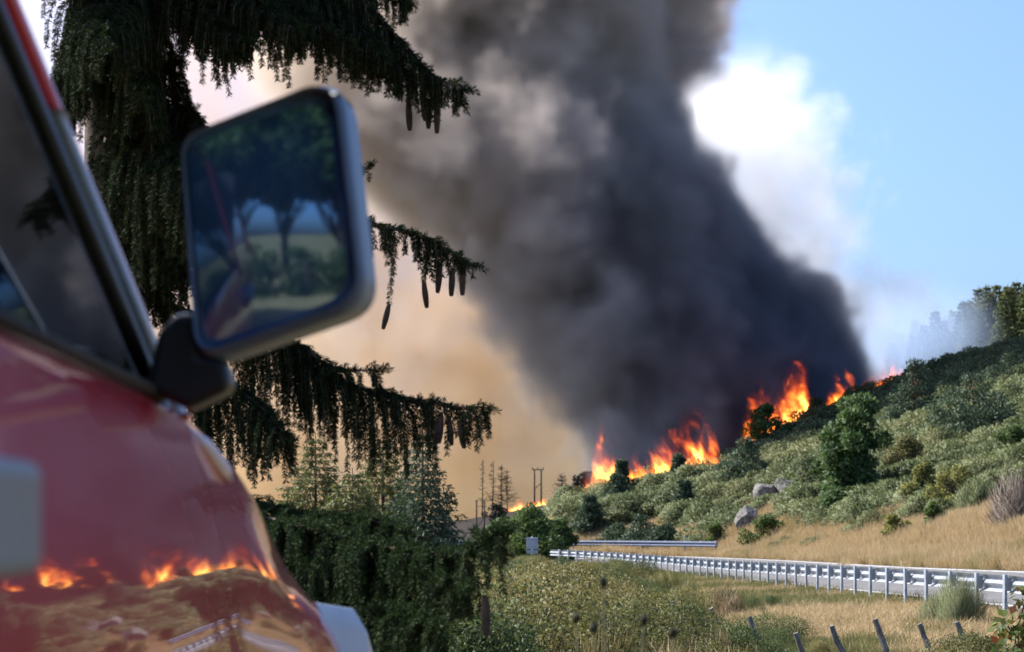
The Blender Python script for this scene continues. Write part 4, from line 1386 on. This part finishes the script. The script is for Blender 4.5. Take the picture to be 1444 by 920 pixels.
def proto_shrub(name, label, cat, loc, crown, leaf, group, rz=0.0):
    root = empty(name, loc, rz)
    tag(root, label, cat, group)
    return obj("foliage", np_mesh("foliage", *crown), leaf, root)

broom_p = [proto_shrub("broom_shrub", lb, "shrub", put(px, Y), shrub_strands(100 + i, n, h, r, 0.042, (0.10, 0.22), 7, 0.05, 0.25, 0.7), L_BROOM, "broom mounds on the slope")
           for i, (px, Y, n, h, r, lb) in enumerate([(1222, 84, 2000, 0.62, 0.95, "rounded broom mound in the dry grass right of the lone tree"), (1110, 88, 2000, 0.72, 0.9, "pale green broom mound in front of the upper grey rock"), (1165, 84, 2000, 0.5, 1.1, "flat broom mound in the dry grass below the lone tree")])]
g_ = np.random.default_rng(15)
x, y = scatter_points(60000, -2, 62, 62, 178, g_)
off, idx, dist = road_coords(x, y)
px = CX + F_PX * x / y
z = H(x, y)
py = HORIZON - F_PX * (z - EYE) / y
patch = vnoise(x, y, 7, 5) * 0.6 + vnoise(x, y, 2.5, 6) * 0.4
upper = np.clip((772 - 0.10 * (px - 1000).clip(0, 500) - py) / 60, -0.2, 1)      # grassier towards the road
keep = in_view(x, y) & (off > ROAD_B + 1.6) & (px > 800) & (patch + upper * 0.50 > 0.60) & (g_.uniform(size=len(x)) < 0.17)
for rpx, rpy in ((1100, 708), (1054, 746), (1118, 700), (1085, 712)):
    rp = ground_hit(rpx, rpy)
    keep &= ~((np.abs(x - rp.x) < 1.5) & (y > rp.y - 7) & (y < rp.y + 1.5))
x, y, z = x[keep], y[keep], z[keep]
n = len(x)
scatter("hillside_broom_scrub", "grey green broom and heather covering the slope", broom_p, np.c_[x, y, z - 0.12], (0.7 + 1.7 * g_.uniform(size=n) ** 1.7) * np.interp(y, [62, 110], [0.75, 1.0]),
        np.c_[g_.normal(size=n) * 0.1, g_.normal(size=n) * 0.1, g_.uniform(0, 6.28, n)], g_.integers(0, 3, n))
print("broom", n)

dry_p = [proto_shrub("grass_tussock", lb, "grass", put(px, Y), grass_tuft(110 + i, 130, h, 0.17, 0.013), L_GRASS, "tall tussocks in the dry grass")
         for i, (px, Y, h, lb) in enumerate([(1290, 63, 0.62, "tall pale dry grass tussock on the verge above the road"), (1190, 70, 0.5, "short dry grass tussock at the road edge below the lone tree")])]
x, y = scatter_points(60000, 3, 40, 40, 118, g_)
off, idx, dist = road_coords(x, y)
px = CX + F_PX * x / y; z = H(x, y); py = HORIZON - F_PX * (z - EYE) / y
keep = in_view(x, y) & (off > ROAD_B + 0.25) & (py > 640) & (g_.uniform(size=len(x)) < np.interp(py, [640, 720, 755], [0.10, 0.35, 0.95]))
x, y, z = x[keep], y[keep], z[keep]; n = len(x)
scatter("dry_grass", "tall pale dry grass on the verge between road and slope", dry_p, np.c_[x, y, z], g_.uniform(0.5, 0.9, n) + 0.55 * vnoise(x, y, 2.4, 21) ** 2,
        np.c_[g_.normal(size=n) * 0.12, g_.normal(size=n) * 0.12, g_.uniform(0, 6.28, n)], g_.integers(0, 2, n))
print("dry", n)

# field between the camera and the guardrail
field_p = [proto_shrub("field_broom", lb, "shrub", put(px, Y), shrub_strands(120 + i, nn, h, r, w, ll, 8, 0.1, up), lf, "broom shrubs in the field")
           for i, (px, Y, nn, h, r, w, ll, up, lf, lb) in enumerate([
               (735, 44, 6500, 0.7, 0.9, 0.008, (0.08, 0.22), 0.5, L_BROOMF, "bright yellow green broom shrub beside the leaning fence stakes"),
               (1000, 27.5, 6000, 0.9, 0.7, 0.007, (0.15, 0.34), 0.9, L_BROOMF, "upright broom shrub among the grey fence stakes"),
               (880, 33, 2600, 0.7, 0.6, 0.006, (0.2, 0.5), 0.8, L_STALK, "brown dried-out stalky shrub in the field")])]
for i, (px, Y, h, r, lf, lb) in enumerate([(815, 52, 0.8, 0.8, L_FINE, "olive fine-leaved bush in the field, rounded, left of the guardrail end"), (690, 36, 0.75, 0.8, L_FINEG, "dark green fine-leaved bush low in the field"), (905, 46, 0.7, 0.9, L_FINEG, "dense green bush in the middle of the field below the guardrail"), (760, 30, 0.85, 0.7, L_FINE, "loose yellowish fine-leaved bush low in the field")]):
    leafy = broadleaf_meshes(131 + i, h, r, 9500, 0.027, 0.016, 0.05, 46, 0.8, stems=3)
    lr = tree("field_bush", lb, "bush", put(px, Y), leafy[0], leafy[1], BARK, lf, part="foliage", group="fine-leaved bushes in the field")
    field_p.append([c for c in lr.children if c.name.startswith("foliage")][0])
x, y = scatter_points(26000, -9, 9, 17, 92, g_)
off, idx, dist = road_coords(x, y)
px = CX + F_PX * x / y; z = H(x, y); py = HORIZON - F_PX * (z - EYE) / y
patch = vnoise(x, y, 4.5, 8) * 0.65 + vnoise(x, y, 1.7, 9) * 0.35
lim = np.interp(off, [-9, -5, -2.4, -1.3], [0.15, 0.36, 0.50, 0.78]) + 0.35 * np.clip((vnoise(x, y, 5.5, 33) - 0.58) * 6, 0, 1)
keep = in_view(x, y) & (off < -1.1) & (patch > lim) & (px > 560) & (g_.uniform(size=len(x)) < np.interp(y, [17, 40, 92], [0.11, 0.11, 0.14]))
x, y, z, off, px = x[keep], y[keep], z[keep], off[keep], px[keep]; n = len(x)
u_ = vnoise(x, y, 3.2, 12) * 0.75 + g_.uniform(size=n) * 0.25
pk = np.select([u_ < 0.25, u_ < 0.30, u_ < 0.39, u_ < 0.53, u_ < 0.63], [0, 1, 2, 3, 4], default=np.where(g_.uniform(size=n) < 0.5, 5, 6))
sz = (0.85 + 1.15 * g_.uniform(size=n) ** 1.3) * (0.7 + 0.9 * vnoise(x, y, 3.0, 41)) * np.interp(off, [-8, -3, -1], [1.05, 0.75, 0.38]) * np.interp(px, [880, 1080], [1.0, 0.45]) * np.interp(y, [36, 60, 90], [1, 0.6, 0.4])
sz = np.minimum(sz, np.where(pk < 3, 1.4, 1.75) * np.interp(y, [34, 48, 90], [1, 0.75, 0.45]))
scatter("field_scrub", "mixed green and yellowish scrub filling the field below the guardrail", field_p, np.c_[x, y, z - 0.06], sz,
        np.c_[g_.normal(size=n) * 0.12, g_.normal(size=n) * 0.12, g_.uniform(0, 6.28, n)], pk)
print("field", n)
green_p = [proto_shrub("green_tussock", "green and straw coloured grass tussock at the foot of the guardrail posts", "grass", put(1330, 33.5), grass_tuft(140, 160, 0.34, 0.15, 0.008, 0.45), L_GRASSG, None),
           proto_shrub("straw_tussock", "flattened straw coloured grass tussock below the guardrail", "grass", put(1100, 40), grass_tuft(141, 160, 0.26, 0.16, 0.008, 0.8), L_GRASS, None)]
x, y = scatter_points(60000, -9, 10, 16, 96, g_)
off, idx, dist = road_coords(x, y)
keep = in_view(x, y) & (off < 0.55) & (g_.uniform(size=len(x)) < np.interp(y, [16, 40, 96], [0.6, 0.5, 0.35]))
x, y = x[keep], y[keep]; z = H(x, y); n = len(x)
scatter("field_grass", "short green and straw grass between the scrub and the road", green_p, np.c_[x, y, z], g_.uniform(0.5, 1.15, n),
        np.c_[g_.normal(size=n) * 0.12, g_.normal(size=n) * 0.12, g_.uniform(0, 6.28, n)], (vnoise(x, y, 2.2, 14) + g_.normal(size=n) * 0.12 > 0.40).astype(int))
print("grass", n)
# ------------------------------------------------------------------ rocks, posts, sign, poles
def rock_mat():
    m, t, b, out = new_mat("lichened_grey_rock")
    co = t.nodes.new("ShaderNodeTexCoord").outputs["Object"]
    n1 = noise(t, co, 2.2, 6, 0.65); n2 = noise(t, co, 9.0, 4, 0.6)
    t.links.new(ramp(t, n1 * 0.55 + n2 * 0.45, [(0.38, (0.05, 0.047, 0.042)), (0.50, (0.15, 0.14, 0.125)), (0.64, (0.28, 0.265, 0.24))]), b.inputs["Base Color"])
    b.inputs["Roughness"].default_value = 0.9
    bp = t.nodes.new("ShaderNodeBump"); bp.inputs["Strength"].default_value = 0.9; bp.inputs["Distance"].default_value = 0.08
    t.links.new((n1 + n2 * 0.5).s, bp.inputs["Height"]); t.links.new(bp.outputs[0], b.inputs["Normal"])
    return m
ROCK = rock_mat()
def rock(name, label, loc, lumps, seed):
    g = np.random.default_rng(seed)
    root = empty(name, loc); tag(root, label, "rock")
    for (x, y, z, rx, ry, rz) in lumps:
        bm = bmesh.new()
        bmesh.ops.create_icosphere(bm, subdivisions=4, radius=1.0)
        # chop flat facets off a ball
        for k in range(16):
            n = Vector(g.normal(size=3)).normalized(); d = g.uniform(0.58, 0.88)
            for v in bm.verts:
                e = v.co.dot(n) - d
                if e > 0: v.co -= n * e * 0.93
        for v in bm.verts:
            v.co = Vector((v.co.x * rx, v.co.y * ry, v.co.z * rz)) * (1 + g.normal() * 0.012)
        me = bpy.data.meshes.new("boulder"); bm.to_mesh(me); bm.free()
        o = obj("boulder", me, ROCK, root); o.location = (x, y, z); o.rotation_euler = (0, g.uniform(-.3, .3), g.uniform(0, 3))
    return root
rock("rock_outcrop", "wide grey lichened rock outcrop below the lone leafy tree", ground_hit(1100, 708), [(-0.75, 0, 0.40, 0.9, 0.7, 0.85), (0.40, 0.1, 0.60, 0.85, 0.7, 0.85), (1.35, 0.2, 0.80, 0.55, 0.5, 0.5)], 4)
rock("rock_outcrop", "small upright grey rock lower down the slope", ground_hit(1054, 746), [(0, 0, 0.40, 0.66, 0.6, 0.85)], 6)
PALE = simple_mat("bleached_wood", (0.36, 0.33, 0.29), 0.85, 0, 0.25, 9.0, 0.4)
p = ground_hit(1410, 622)
mb = MB(); mb.tube([(-0.55, 0, 0.05), (-0.1, 0.1, 0.42), (0.35, 0.1, 0.66), (0.75, 0.0, 0.72)], [0.07, 0.06, 0.05, 0.03], 7); mb.tube([(0.1, 0.1, 0.52), (0.3, -0.1, 0.85)], [0.03, 0.012], 5)
o = mb.build("dead_branch", PALE, None, True); o.location = p; tag(o, "pale dead branch lying in the scrub near the top of the dry slope", "branch")

# wooden fence stakes in the field
STAKE = simple_mat("weathered_grey_stake", (0.20, 0.185, 0.165), 0.9, 0, 0.3, 12.0, 0.5)
def stake_mesh(seed, h, w):
    g = np.random.default_rng(seed)
    mb = MB()
    k = 7
    pts = [(g.normal() * 0.01, g.normal() * 0.01, -0.25 + (h + 0.25) * i / 5) for i in range(6)]
    mb.tube(pts, [w * 0.5 * g.uniform(0.9, 1.1) for _ in range(5)] + [w * 0.42], k)
    return mb.mesh("fence_stake")
stakes = [(1152, 26.0, 0.62, 0.075, -0.45, "leaning grey fence stake beside the upright broom, first of the row below the guardrail"), (1206, 25.6, 0.66, 0.08, -0.42, "leaning grey fence stake, second of the row counted from the upright broom"),
          (1262, 25.4, 0.66, 0.085, -0.32, "thick dark fence stake, third of the row counted from the upright broom"), (1322, 25.0, 0.55, 0.075, -0.34, "leaning fence stake, fourth of the row counted from the upright broom"),
          (1376, 24.6, 0.55, 0.08, -0.36, "leaning fence stake next to the red-leaved bramble"), (948, 30.5, 0.95, 0.085, -0.38, "pale thin fence stake leaning in the field broom"),
          (972, 30.0, 0.9, 0.10, -0.30, "dark fence stake leaning beside the pale thin one"), (1030, 31, 0.72, 0.08, -0.4, "short fence stake between the field broom and the row of stakes"),
          (1088, 28.0, 0.72, 0.09, -0.4, "short dark fence stake at the edge of the bare soil")]
for i, (px, Y, h, w, tl, lb) in enumerate(stakes):
    o = obj("fence_stake", stake_mesh(500 + i, h + 0.12, w), STAKE)
    o.location = on_ground(px, Y, 0.13); o.rotation_euler = (R.uniform(-.1, .1), tl, R.uniform(0, .3))
    tag(o, lb, "fence stake", "fence stakes in the field")
for i, (px, Y, h, tl, lb) in enumerate([(728, 60, 0.8, -0.5, "weathered stake leaning on the bank below the road sign"), (742, 52, 0.9, -0.62, "pale stake fallen low against its neighbour on the bank"), (750, 51.5, 0.95, -0.55, "pale stake leaning beside the fallen one on the bank"), (819, 50, 0.6, 0.05, "short upright pale stake in the field below the guardrail"), (824, 50.5, 0.55, 0.0, "second short upright pale stake close beside the other")]):
    o = obj("fence_stake", stake_mesh(520 + i, h, 0.10), PALE)
    o.location = on_ground(px, Y, -0.12); o.rotation_euler = (0.1, tl, R.uniform(0, .3))
    tag(o, lb, "fence stake", "pale stakes on the bank")

# road sign seen from behind
SIGN = simple_mat("sign_back_grey", (0.36, 0.42, 0.50), 0.5, 0.2, 0.08, 4.0)
p = on_ground(750.5, 86, 0.0)
root = empty("road_sign", p); tag(root, "grey back of a small road sign on a post at the bend", "road sign")
zt = EYE - (758 - HORIZON) / F_PX * 86 - p.z
mb = MB(); mb.tube([(0, 0.05, -0.3), (0, 0.05, zt + 0.03)], 0.03, 8); mb.build("post", POST_STEEL, root, True)
mb = MB(); mb.box((0, 0, zt - 0.26), (0.50, 0.02, 0.50)); q = mb.build("upper_panel", SIGN, root); md = q.modifiers.new("b", 'BEVEL'); md.width = 0.006
mb = MB(); mb.box((0, 0, zt - 0.63), (0.50, 0.02, 0.15)); mb.build("lower_panel", SIGN, root)
for zz in (zt - 0.12, zt - 0.42, zt - 0.63):
    mb = MB(); mb.box((0, -0.02, zz), (0.46, 0.03, 0.03)); mb.build("bracket", POST_STEEL, root)

# white marker and short rail beyond the bend
p = ground_hit(968, 777) + Vector((0, 0, 0.3))
root = empty("marker_post", p); tag(root, "small white marker post beyond the dark guardrail", "marker post")
mb = MB(); mb.box((0, 0, 0.10), (0.26, 0.14, 0.6)); q = mb.build("shaft", simple_mat("marker_white", (0.75, 0.73, 0.68), 0.7), root)
mb = MB(); mb.prism([(-0.13, 0.4), (0.13, 0.4), (0.08, 0.47), (-0.08, 0.47)], 0.14, Matrix(((1, 0, 0, 0), (0, 0, 1, -0.07), (0, 1, 0, 0), (0, 0, 0, 1)))); mb.build("cap", simple_mat("marker_cap", (0.7, 0.69, 0.66), 0.7), root)

# wooden power poles on the burnt slope
WOODP = simple_mat("tarred_pole", (0.07, 0.055, 0.045), 0.9, 0, 0.2, 3.0)
p = on_ground(758.5, 298, 0.0)
root = empty("power_pole", p); tag(root, "twin-legged wooden power pole with a crossbar on the charred slope", "power pole")
zt = EYE - (662 - HORIZON) / F_PX * 298 - p.z
for s in (-0.5, 0.5):
    mb = MB(); mb.tube([(s, 0, -1.2), (s, 0, zt)], [0.13, 0.10], 8); mb.build("leg", WOODP, root, True)
mb = MB(); mb.box((0, 0, zt - 0.05), (1.75, 0.16, 0.14)); mb.build("crossbar", WOODP, root)
mb = MB(); mb.tube([(-0.5, 0, zt * 0.45), (0.5, 0, zt * 0.62)], 0.06, 6); mb.build("brace", WOODP, root)
for s in (-0.8, 0, 0.8):
    mb = MB(); mb.tube([(s, 0, zt), (s, 0, zt + 0.3)], 0.06, 6); mb.build("insulator", WOODP, root)
for px, Y, yt, lb in ((672, 232, 705, "single wooden pole with a slanting stay below the burnt trees"), (683, 240, 708, "plain wooden pole beside the one with a slanting stay")):
    p = on_ground(px, Y, 0.0)
    root = empty("wooden_pole", p); tag(root, lb, "pole")
    zt = EYE - (yt - HORIZON) / F_PX * Y - p.z
    mb = MB(); mb.tube([(0, 0, -0.8), (0, 0, zt)], [0.11, 0.085], 8); mb.build("shaft", WOODP, root, True)
    if px == 672:
        mb = MB(); mb.tube([(0.05, 0, zt * 0.38), (0.85, 0, zt * 0.6)], 0.05, 6); mb.build("stay", WOODP, root)
    mb = MB(); mb.box((0, 0, zt - 0.2), (0.35, 0.1, 0.08)); mb.build("crossbar", WOODP, root)

# thistle close to the camera, out of focus
THIS = simple_mat("thistle_stem", (0.075, 0.075, 0.03), 0.8); BUD = simple_mat("thistle_bud", (0.04, 0.045, 0.02), 0.9, 0, 0.3, 40.0)
base = on_ground(870, 4.3)
root = empty("thistle", base); tag(root, "blurred thistle with dark round heads in front of the field scrub", "thistle")
for i, (px, py) in enumerate([(851, 822), (812, 872), (838, 886), (908, 874), (950, 892)]):
    tip = at(px, py, 4.3 + 0.06 * (i % 3)) - base
    mid = tip * 0.55 + Vector(((870 - px) / F_PX * 4.3 * -0.1, 0, 0))
    mb = MB(); mb.tube([(0.01 * (i - 4), 0, -0.05), mid, tip], [0.004, 0.003, 0.002], 6); s_ = mb.build("stem", THIS, root, True)
    bm = bmesh.new(); bmesh.ops.create_icosphere(bm, subdivisions=2, radius=0.008)
    gg = np.random.default_rng(600 + i)
    for v in bm.verts: v.co = Vector((v.co.x, v.co.y, v.co.z * 1.35)) * (1 + 0.22 * abs(gg.normal()))
    me = bpy.data.meshes.new("flower_head"); bm.to_mesh(me); bm.free()
    q = obj("flower_head", me, BUD, s_); q.location = tip
    g = np.random.default_rng(640 + i)
    lv = kites(np.array([list(tip * t) for t in g.uniform(0.3, 0.92, 9)]), np.c_[g.normal(size=(9, 2)), g.uniform(0, 0.6, 9)], 0.05, 0.012, g)
    obj("leaves", np_mesh("leaves", *lv), L_OLIVE, s_)

# bramble at the right edge, feathery plant by the rail
L_BRAM = leaf_mat("bramble_leaf", [(0.035, 0.065, 0.015), (0.075, 0.12, 0.025), (0.13, 0.16, 0.04), (0.13, 0.035, 0.02)], trans=0.35, obj_var=0.0)
tb, cr = broadleaf_meshes(701, 1.75, 0.52, 1900, 0.075, 0.05, 0.05, 34, 0.7, stems=4)
tree("bramble_bush", "green bramble with some red leaves at the edge of the field", "bush", on_ground(1458, 14.2, 0.1), tb, cr, BARK, L_BRAM, part="foliage")
L_FEATH = leaf_mat("feathery_grey_green", [(0.10, 0.125, 0.05), (0.16, 0.18, 0.085), (0.23, 0.24, 0.13)], trans=0.35)
tb = MB(); tb.tube([(0, 0, -0.1), (0.02, 0, 0.6)], [0.02, 0.006], 5)
tree("feathery_shrub", "tall feathery grey green plant hiding part of the guardrail", "shrub", on_ground(1345, 30.5, 0.05), tb, shrub_strands(703, 5200, 0.95, 0.62, 0.006, (0.2, 0.5), 10, 0.05, 0.9), BARK, L_FEATH, part="foliage")
# ------------------------------------------------------------------ smoke
def smoke_mat(name, dens, stops, scale, g=0.3, step=1.0, height=None, absorb=None):
    """scattering volume; albedo varies with soot content, and in the tan smoke with painted upper shading"""
    m, t, bsdf, out = new_mat(name)
    t.nodes.remove(bsdf)
    pv = t.nodes.new("ShaderNodeVolumePrincipled")
    pos = t.nodes.new("ShaderNodeNewGeometry").outputs["Position"]
    at_ = t.nodes.new("ShaderNodeAttribute"); at_.attribute_name = "density"
    d = X(t, at_.outputs["Fac"]) * dens
    t.links.new(d.s, pv.inputs["Density"])
    pv.inputs["Density Attribute"].default_value = ""
    pv.inputs["Anisotropy"].default_value = g
    fac = noise(t, pos, scale, 0.0, 0.5)
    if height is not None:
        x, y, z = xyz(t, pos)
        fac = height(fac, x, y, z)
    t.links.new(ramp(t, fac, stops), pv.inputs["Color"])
    if absorb: pv.inputs["Absorption Color"].default_value = (*absorb, 1)
    t.links.new(pv.outputs[0], out.inputs["Volume"])
    m.cycles.volume_step_rate = step if hasattr(m.cycles, 'volume_step_rate') else 1
    return m

def plume_dark(t, pos):
    # outline of the plume, from its foot on the ridge to beyond the top of the picture
    Yp = 182.0
    def q(px, py): p = at(px, py, Yp); return (p.z, p.x)
    right = [q(1000, 700), q(1225, 590), q(1262, 530), q(1232, 470), q(1222, 400), q(1120, 372), q(1080, 300), q(985, 245), q(965, 175), q(1000, 110), q(1040, 60), q(1055, 0), q(1090, -150), q(1150, -400)]
    left = [q(865, 720), q(835, 660), q(765, 590), q(715, 520), q(680, 450), q(610, 370), q(500, 300), q(430, 200), q(380, 80), q(340, -60), q(260, -400)]
    x, y, z = xyz(t, pos)
    n1 = noise(t, pos, 0.055, 5.0, 0.55, 0.4)
    n2 = noise(t, pos, 0.17, 4.0, 0.62, 0.2)
    n3 = noise(t, pos, 0.42, 3.0, 0.6, 0.3)
    bump = (n1 - 0.5) * 1.5 + (n2 - 0.5) * 1.45 + (n3 - 0.5) * 0.75
    xr, xl = z.curve(right), z.curve(left)
    xc, w = (xr + xl) * 0.5, (xr - xl) * 0.5
    u = (x - xc) / w
    yc = (x - 6.0).max(0.0).min(40.0) * 1.6 + 154.0 + (z * 0.38)
    v = (y - yc) / 21.0
    d = 1.0 - (u * u * u * u + v * v).sqrt()
    foot = z.step(60.0, 8.0) * 0.1
    d = d * (w / 20.0).min(1.3) + bump - 0.04 + foot
    return d.step(0.0, 0.42) * (n2 * 1.1 + n3 * 0.5 + 0.15)

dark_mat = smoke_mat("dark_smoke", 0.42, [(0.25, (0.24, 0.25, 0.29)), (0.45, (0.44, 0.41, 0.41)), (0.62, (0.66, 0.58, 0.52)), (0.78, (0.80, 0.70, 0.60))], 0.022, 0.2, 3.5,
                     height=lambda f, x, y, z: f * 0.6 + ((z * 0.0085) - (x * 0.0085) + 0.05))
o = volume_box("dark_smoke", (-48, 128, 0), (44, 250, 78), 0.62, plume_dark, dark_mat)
tag(o, "dense dark grey smoke column rising from the burning ridge", "smoke", kind="stuff")

def plume_tan(t, pos):
    x, y, z = xyz(t, pos)
    n1 = noise(t, pos, 0.035, 6.0, 0.58, 0.5)
    n2 = noise(t, pos, 0.12, 4.0, 0.62, 0.2)
    Yp = 340.0
    def q(px, py): p = at(px, py, Yp); return (p.z, p.x)
    right = [q(880, 740), q(860, 660), q(850, 560), q(840, 450), q(850, 300), q(900, 100), q(950, -200)]
    e = (z.curve(right) - x) / 14.0
    v = (y - 340.0) / 17.0
    d = e.min(1.0 - v.abs()) + (n1 - 0.5) * 1.3 + (n2 - 0.5) * 0.5
    thin = (z.step(80.0, 40.0) * 0.45 + 0.55) * (x.step(-85.0, -40.0) * 0.35 + 0.65)
    return d.step(0.0, 0.45) * thin * ((n2 - 0.30).max(0.0) * 2.6 + (n1 - 0.35).max(0.0) * 1.2 + 0.05)

tan_mat = smoke_mat("tan_smoke", 0.10, [(0.15, (1.0, 0.83, 0.53)), (0.45, (1.0, 0.80, 0.52)), (0.85, (0.90, 0.70, 0.52))], 0.03, 0.45, 6.0,
                    height=lambda f, x, y, z: f * 0.5 + (z * 0.008))  # shading of the upper smoke put into its albedo, browner with height
o = volume_box("tan_smoke", (-100, 318, -10), (40, 362, 100), 1.25, plume_tan, tan_mat)
tag(o, "pale tan sunlit smoke drifting behind the spruce boughs", "smoke", kind="stuff")

def plume_white(t, pos):
    x, y, z = xyz(t, pos)
    n1 = noise(t, pos, 0.06, 6.0, 0.6, 0.4)
    n2 = noise(t, pos, 0.2, 4.0, 0.6, 0.2)
    Yp = 262.0
    def q(px, py): p = at(px, py, Yp); return (p.z, p.x)
    right = [q(1330, 470), q(1290, 420), q(1215, 350), q(1215, 260), q(1190, 180), q(1110, 120), q(1075, 90), q(1000, 60)]
    e = (z.curve(right) - x) / 9.0
    v = (y - 262.0) / 14.0
    d = e.min(1.0 - v.abs()) + (n1 - 0.5) * 2.6 + (n2 - 0.5) * 2.2 - 0.05
    d = d.min((63.0 - z) / 10.0)
    return d.step(0.0, 0.7) * (n2 * 1.4 + 0.2)

white_mat = smoke_mat("white_smoke", 0.15, [(0.3, (0.985, 0.985, 0.985)), (0.7, (0.99, 0.98, 0.97))], 0.05, 0.5, 5.0)
o = volume_box("white_smoke", (14, 242, 18), (66, 282, 68), 0.8, plume_white, white_mat)
tag(o, "bright white smoke billowing out beside the dark column against the sky", "smoke", kind="stuff")

def veil_blue(t, pos):
    x, y, z = xyz(t, pos)
    n1 = noise(t, pos, 0.07, 4.0, 0.6, 0.4)
    c = at(1280, 485, 225)
    u, v, w = (x - c.x) / 10.5, (y - c.y) / 14.0, (z - c.z) / 7.5
    d = 1.0 - (u * u + v * v + w * w).sqrt() + (n1 - 0.5) * 1.4
    return d.step(0.0, 0.9)

blue_mat = smoke_mat("blue_smoke", 0.085, [(0.3, (0.55, 0.72, 0.98)), (0.7, (0.6, 0.74, 0.97))], 0.05, 0.1, 6.0)
o = volume_box("blue_smoke", (30, 205, 8), (58, 246, 36), 0.9, veil_blue, blue_mat)
tag(o, "thin bluish smoke veil in front of the hilltop pines", "smoke", kind="stuff")
# ------------------------------------------------------------------ flames
def flame_material(name, strength):
    m, t, b, out = new_mat(name)
    t.nodes.remove(b)
    at_ = t.nodes.new("ShaderNodeAttribute"); at_.attribute_name = "density"
    d = X(t, at_.outputs["Fac"])
    em = t.nodes.new("ShaderNodeEmission")
    t.links.new(ramp(t, d, [(0.0, (1.0, 0.055, 0.006)), (0.3, (1.0, 0.13, 0.012)), (0.65, (1.0, 0.30, 0.035)), (1.0, (1.0, 0.55, 0.13))]), em.inputs["Color"])
    t.links.new((d * d * strength + d * (strength * 0.12)).s, em.inputs["Strength"])
    t.links.new(em.outputs[0], out.inputs["Volume"])
    m.cycles.volume_step_rate = 2.0
    return m
FLAME = flame_material("flame", 2.8)

def fire(name, label, pts, depth, voxel=0.09, lean=0.25, seed=0.0, thick=0.5):
    """pts: (px, Y, flame height) along the fire line"""
    P = [(on_ground(px, Y if Y > 1 else crest(px) + Y), h) for px, Y, h in pts]
    xs = [p.x for p, h in P]
    hmax = max(h for p, h in P)
    lo = (min(xs) - 1.2, min(p.y for p, h in P) - depth, min(p.z for p, h in P) - 0.4)
    hi = (max(xs) + 1.2, max(p.y for p, h in P) + depth, max(p.z for p, h in P) + hmax * 1.5)
    def field(t, pos):
        x, y, z = xyz(t, pos)
        z0 = x.curve([(p.x, p.z) for p, h in P])
        y0 = x.curve([(p.x, p.y) for p, h in P])
        hh = x.curve([(p.x, h) for p, h in P])
        up = z - z0
        k = up / hh.max(0.15)
        sw = noise(t, comb(t, x * 0.5 + seed, y * 0.5, z * 0.35), 1.0, 2, 0.5) - 0.5
        xx = x + up * lean + sw * up * 0.7
        n1 = noise(t, comb(t, xx * 1.05 + seed, y * 0.9, z * 0.42), 1.0, 4.5, 0.62, 0.9)
        n2 = noise(t, comb(t, xx * 3.4 + seed, y * 3.0, z * 1.5), 1.0, 3, 0.6, 0.6)
        dy = ((y - y0) / depth).abs()
        ends = (x - (min(xs) - 0.9)).step(0.0, 1.0) * ((max(xs) + 0.9) - x).step(0.0, 1.0)
        d = n1 * 1.35 + (n2 - 0.5) * 0.55 - 0.40 - k * 0.50 - dy * dy * 0.5 + up.step(-0.3, 0.2) * 0.12
        return d.step(0.0, thick) * up.step(-0.4, 0.1) * ends
    o = volume_box(name, lo, hi, voxel, field, FLAME)
    return tag(o, label, "flames", kind="stuff")

# distance 0..1: on the skyline of the ridge
fire("flames", "tall orange flames along the crest left of the smoke column", [(832, 0, 2.0), (850, 0, 5.2), (866, .4, 4.2), (884, .4, 3.2), (905, .4, 2.4), (930, .4, 3.4), (948, .6, 4.4), (965, .6, 4.4), (985, .4, 4.2), (1003, .2, 4.0), (1016, 0, 1.2)], 1.7, 0.085, 0.30, 3.0)
fire("flames", "tall red orange flames in the dark smoke behind the round tree", [(1044, .5, 1.2), (1054, .8, 4.6), (1070, 1, 5.0), (1092, 1, 4.6), (1112, 1, 5.8), (1132, 1, 6.2), (1145, .8, 1.6), (1158, .5, 0.5)], 1.7, 0.085, 0.22, 9.0)
fire("flames", "low flames under the round tree on the ridge", [(1044, .3, 1.8), (1064, -1.5, 1.5), (1080, -2.0, 1.5), (1100, -1.5, 1.5), (1114, 0, 0.9)], 0.9, 0.08, 0.1, 15.0)
fire("flames", "low bright flames on the crest right of the dark pine", [(1160, 0, 0.9), (1178, 0, 3.0), (1196, 0, 3.4), (1208, 0, 1.2)], 1.2, 0.085, 0.3, 21.0)
fire("flames", "thin line of flames climbing the crest towards the plantation", [(1214, 0, 1.2), (1234, 0, 2.4), (1252, 0, 2.8), (1268, 0, 2.4), (1278, 0, 0.8)], 1.2, 0.085, -0.5, 27.0)
fire("flames", "small flames on the far charred slope below the power poles", [(722, 285, 0.8), (732, 285, 1.9), (742, 285, 1.1), (752, 284, 1.1), (766, 283, 1.2), (772, 283, 0.4)], 1.5, 0.14, 0.1, 33.0)
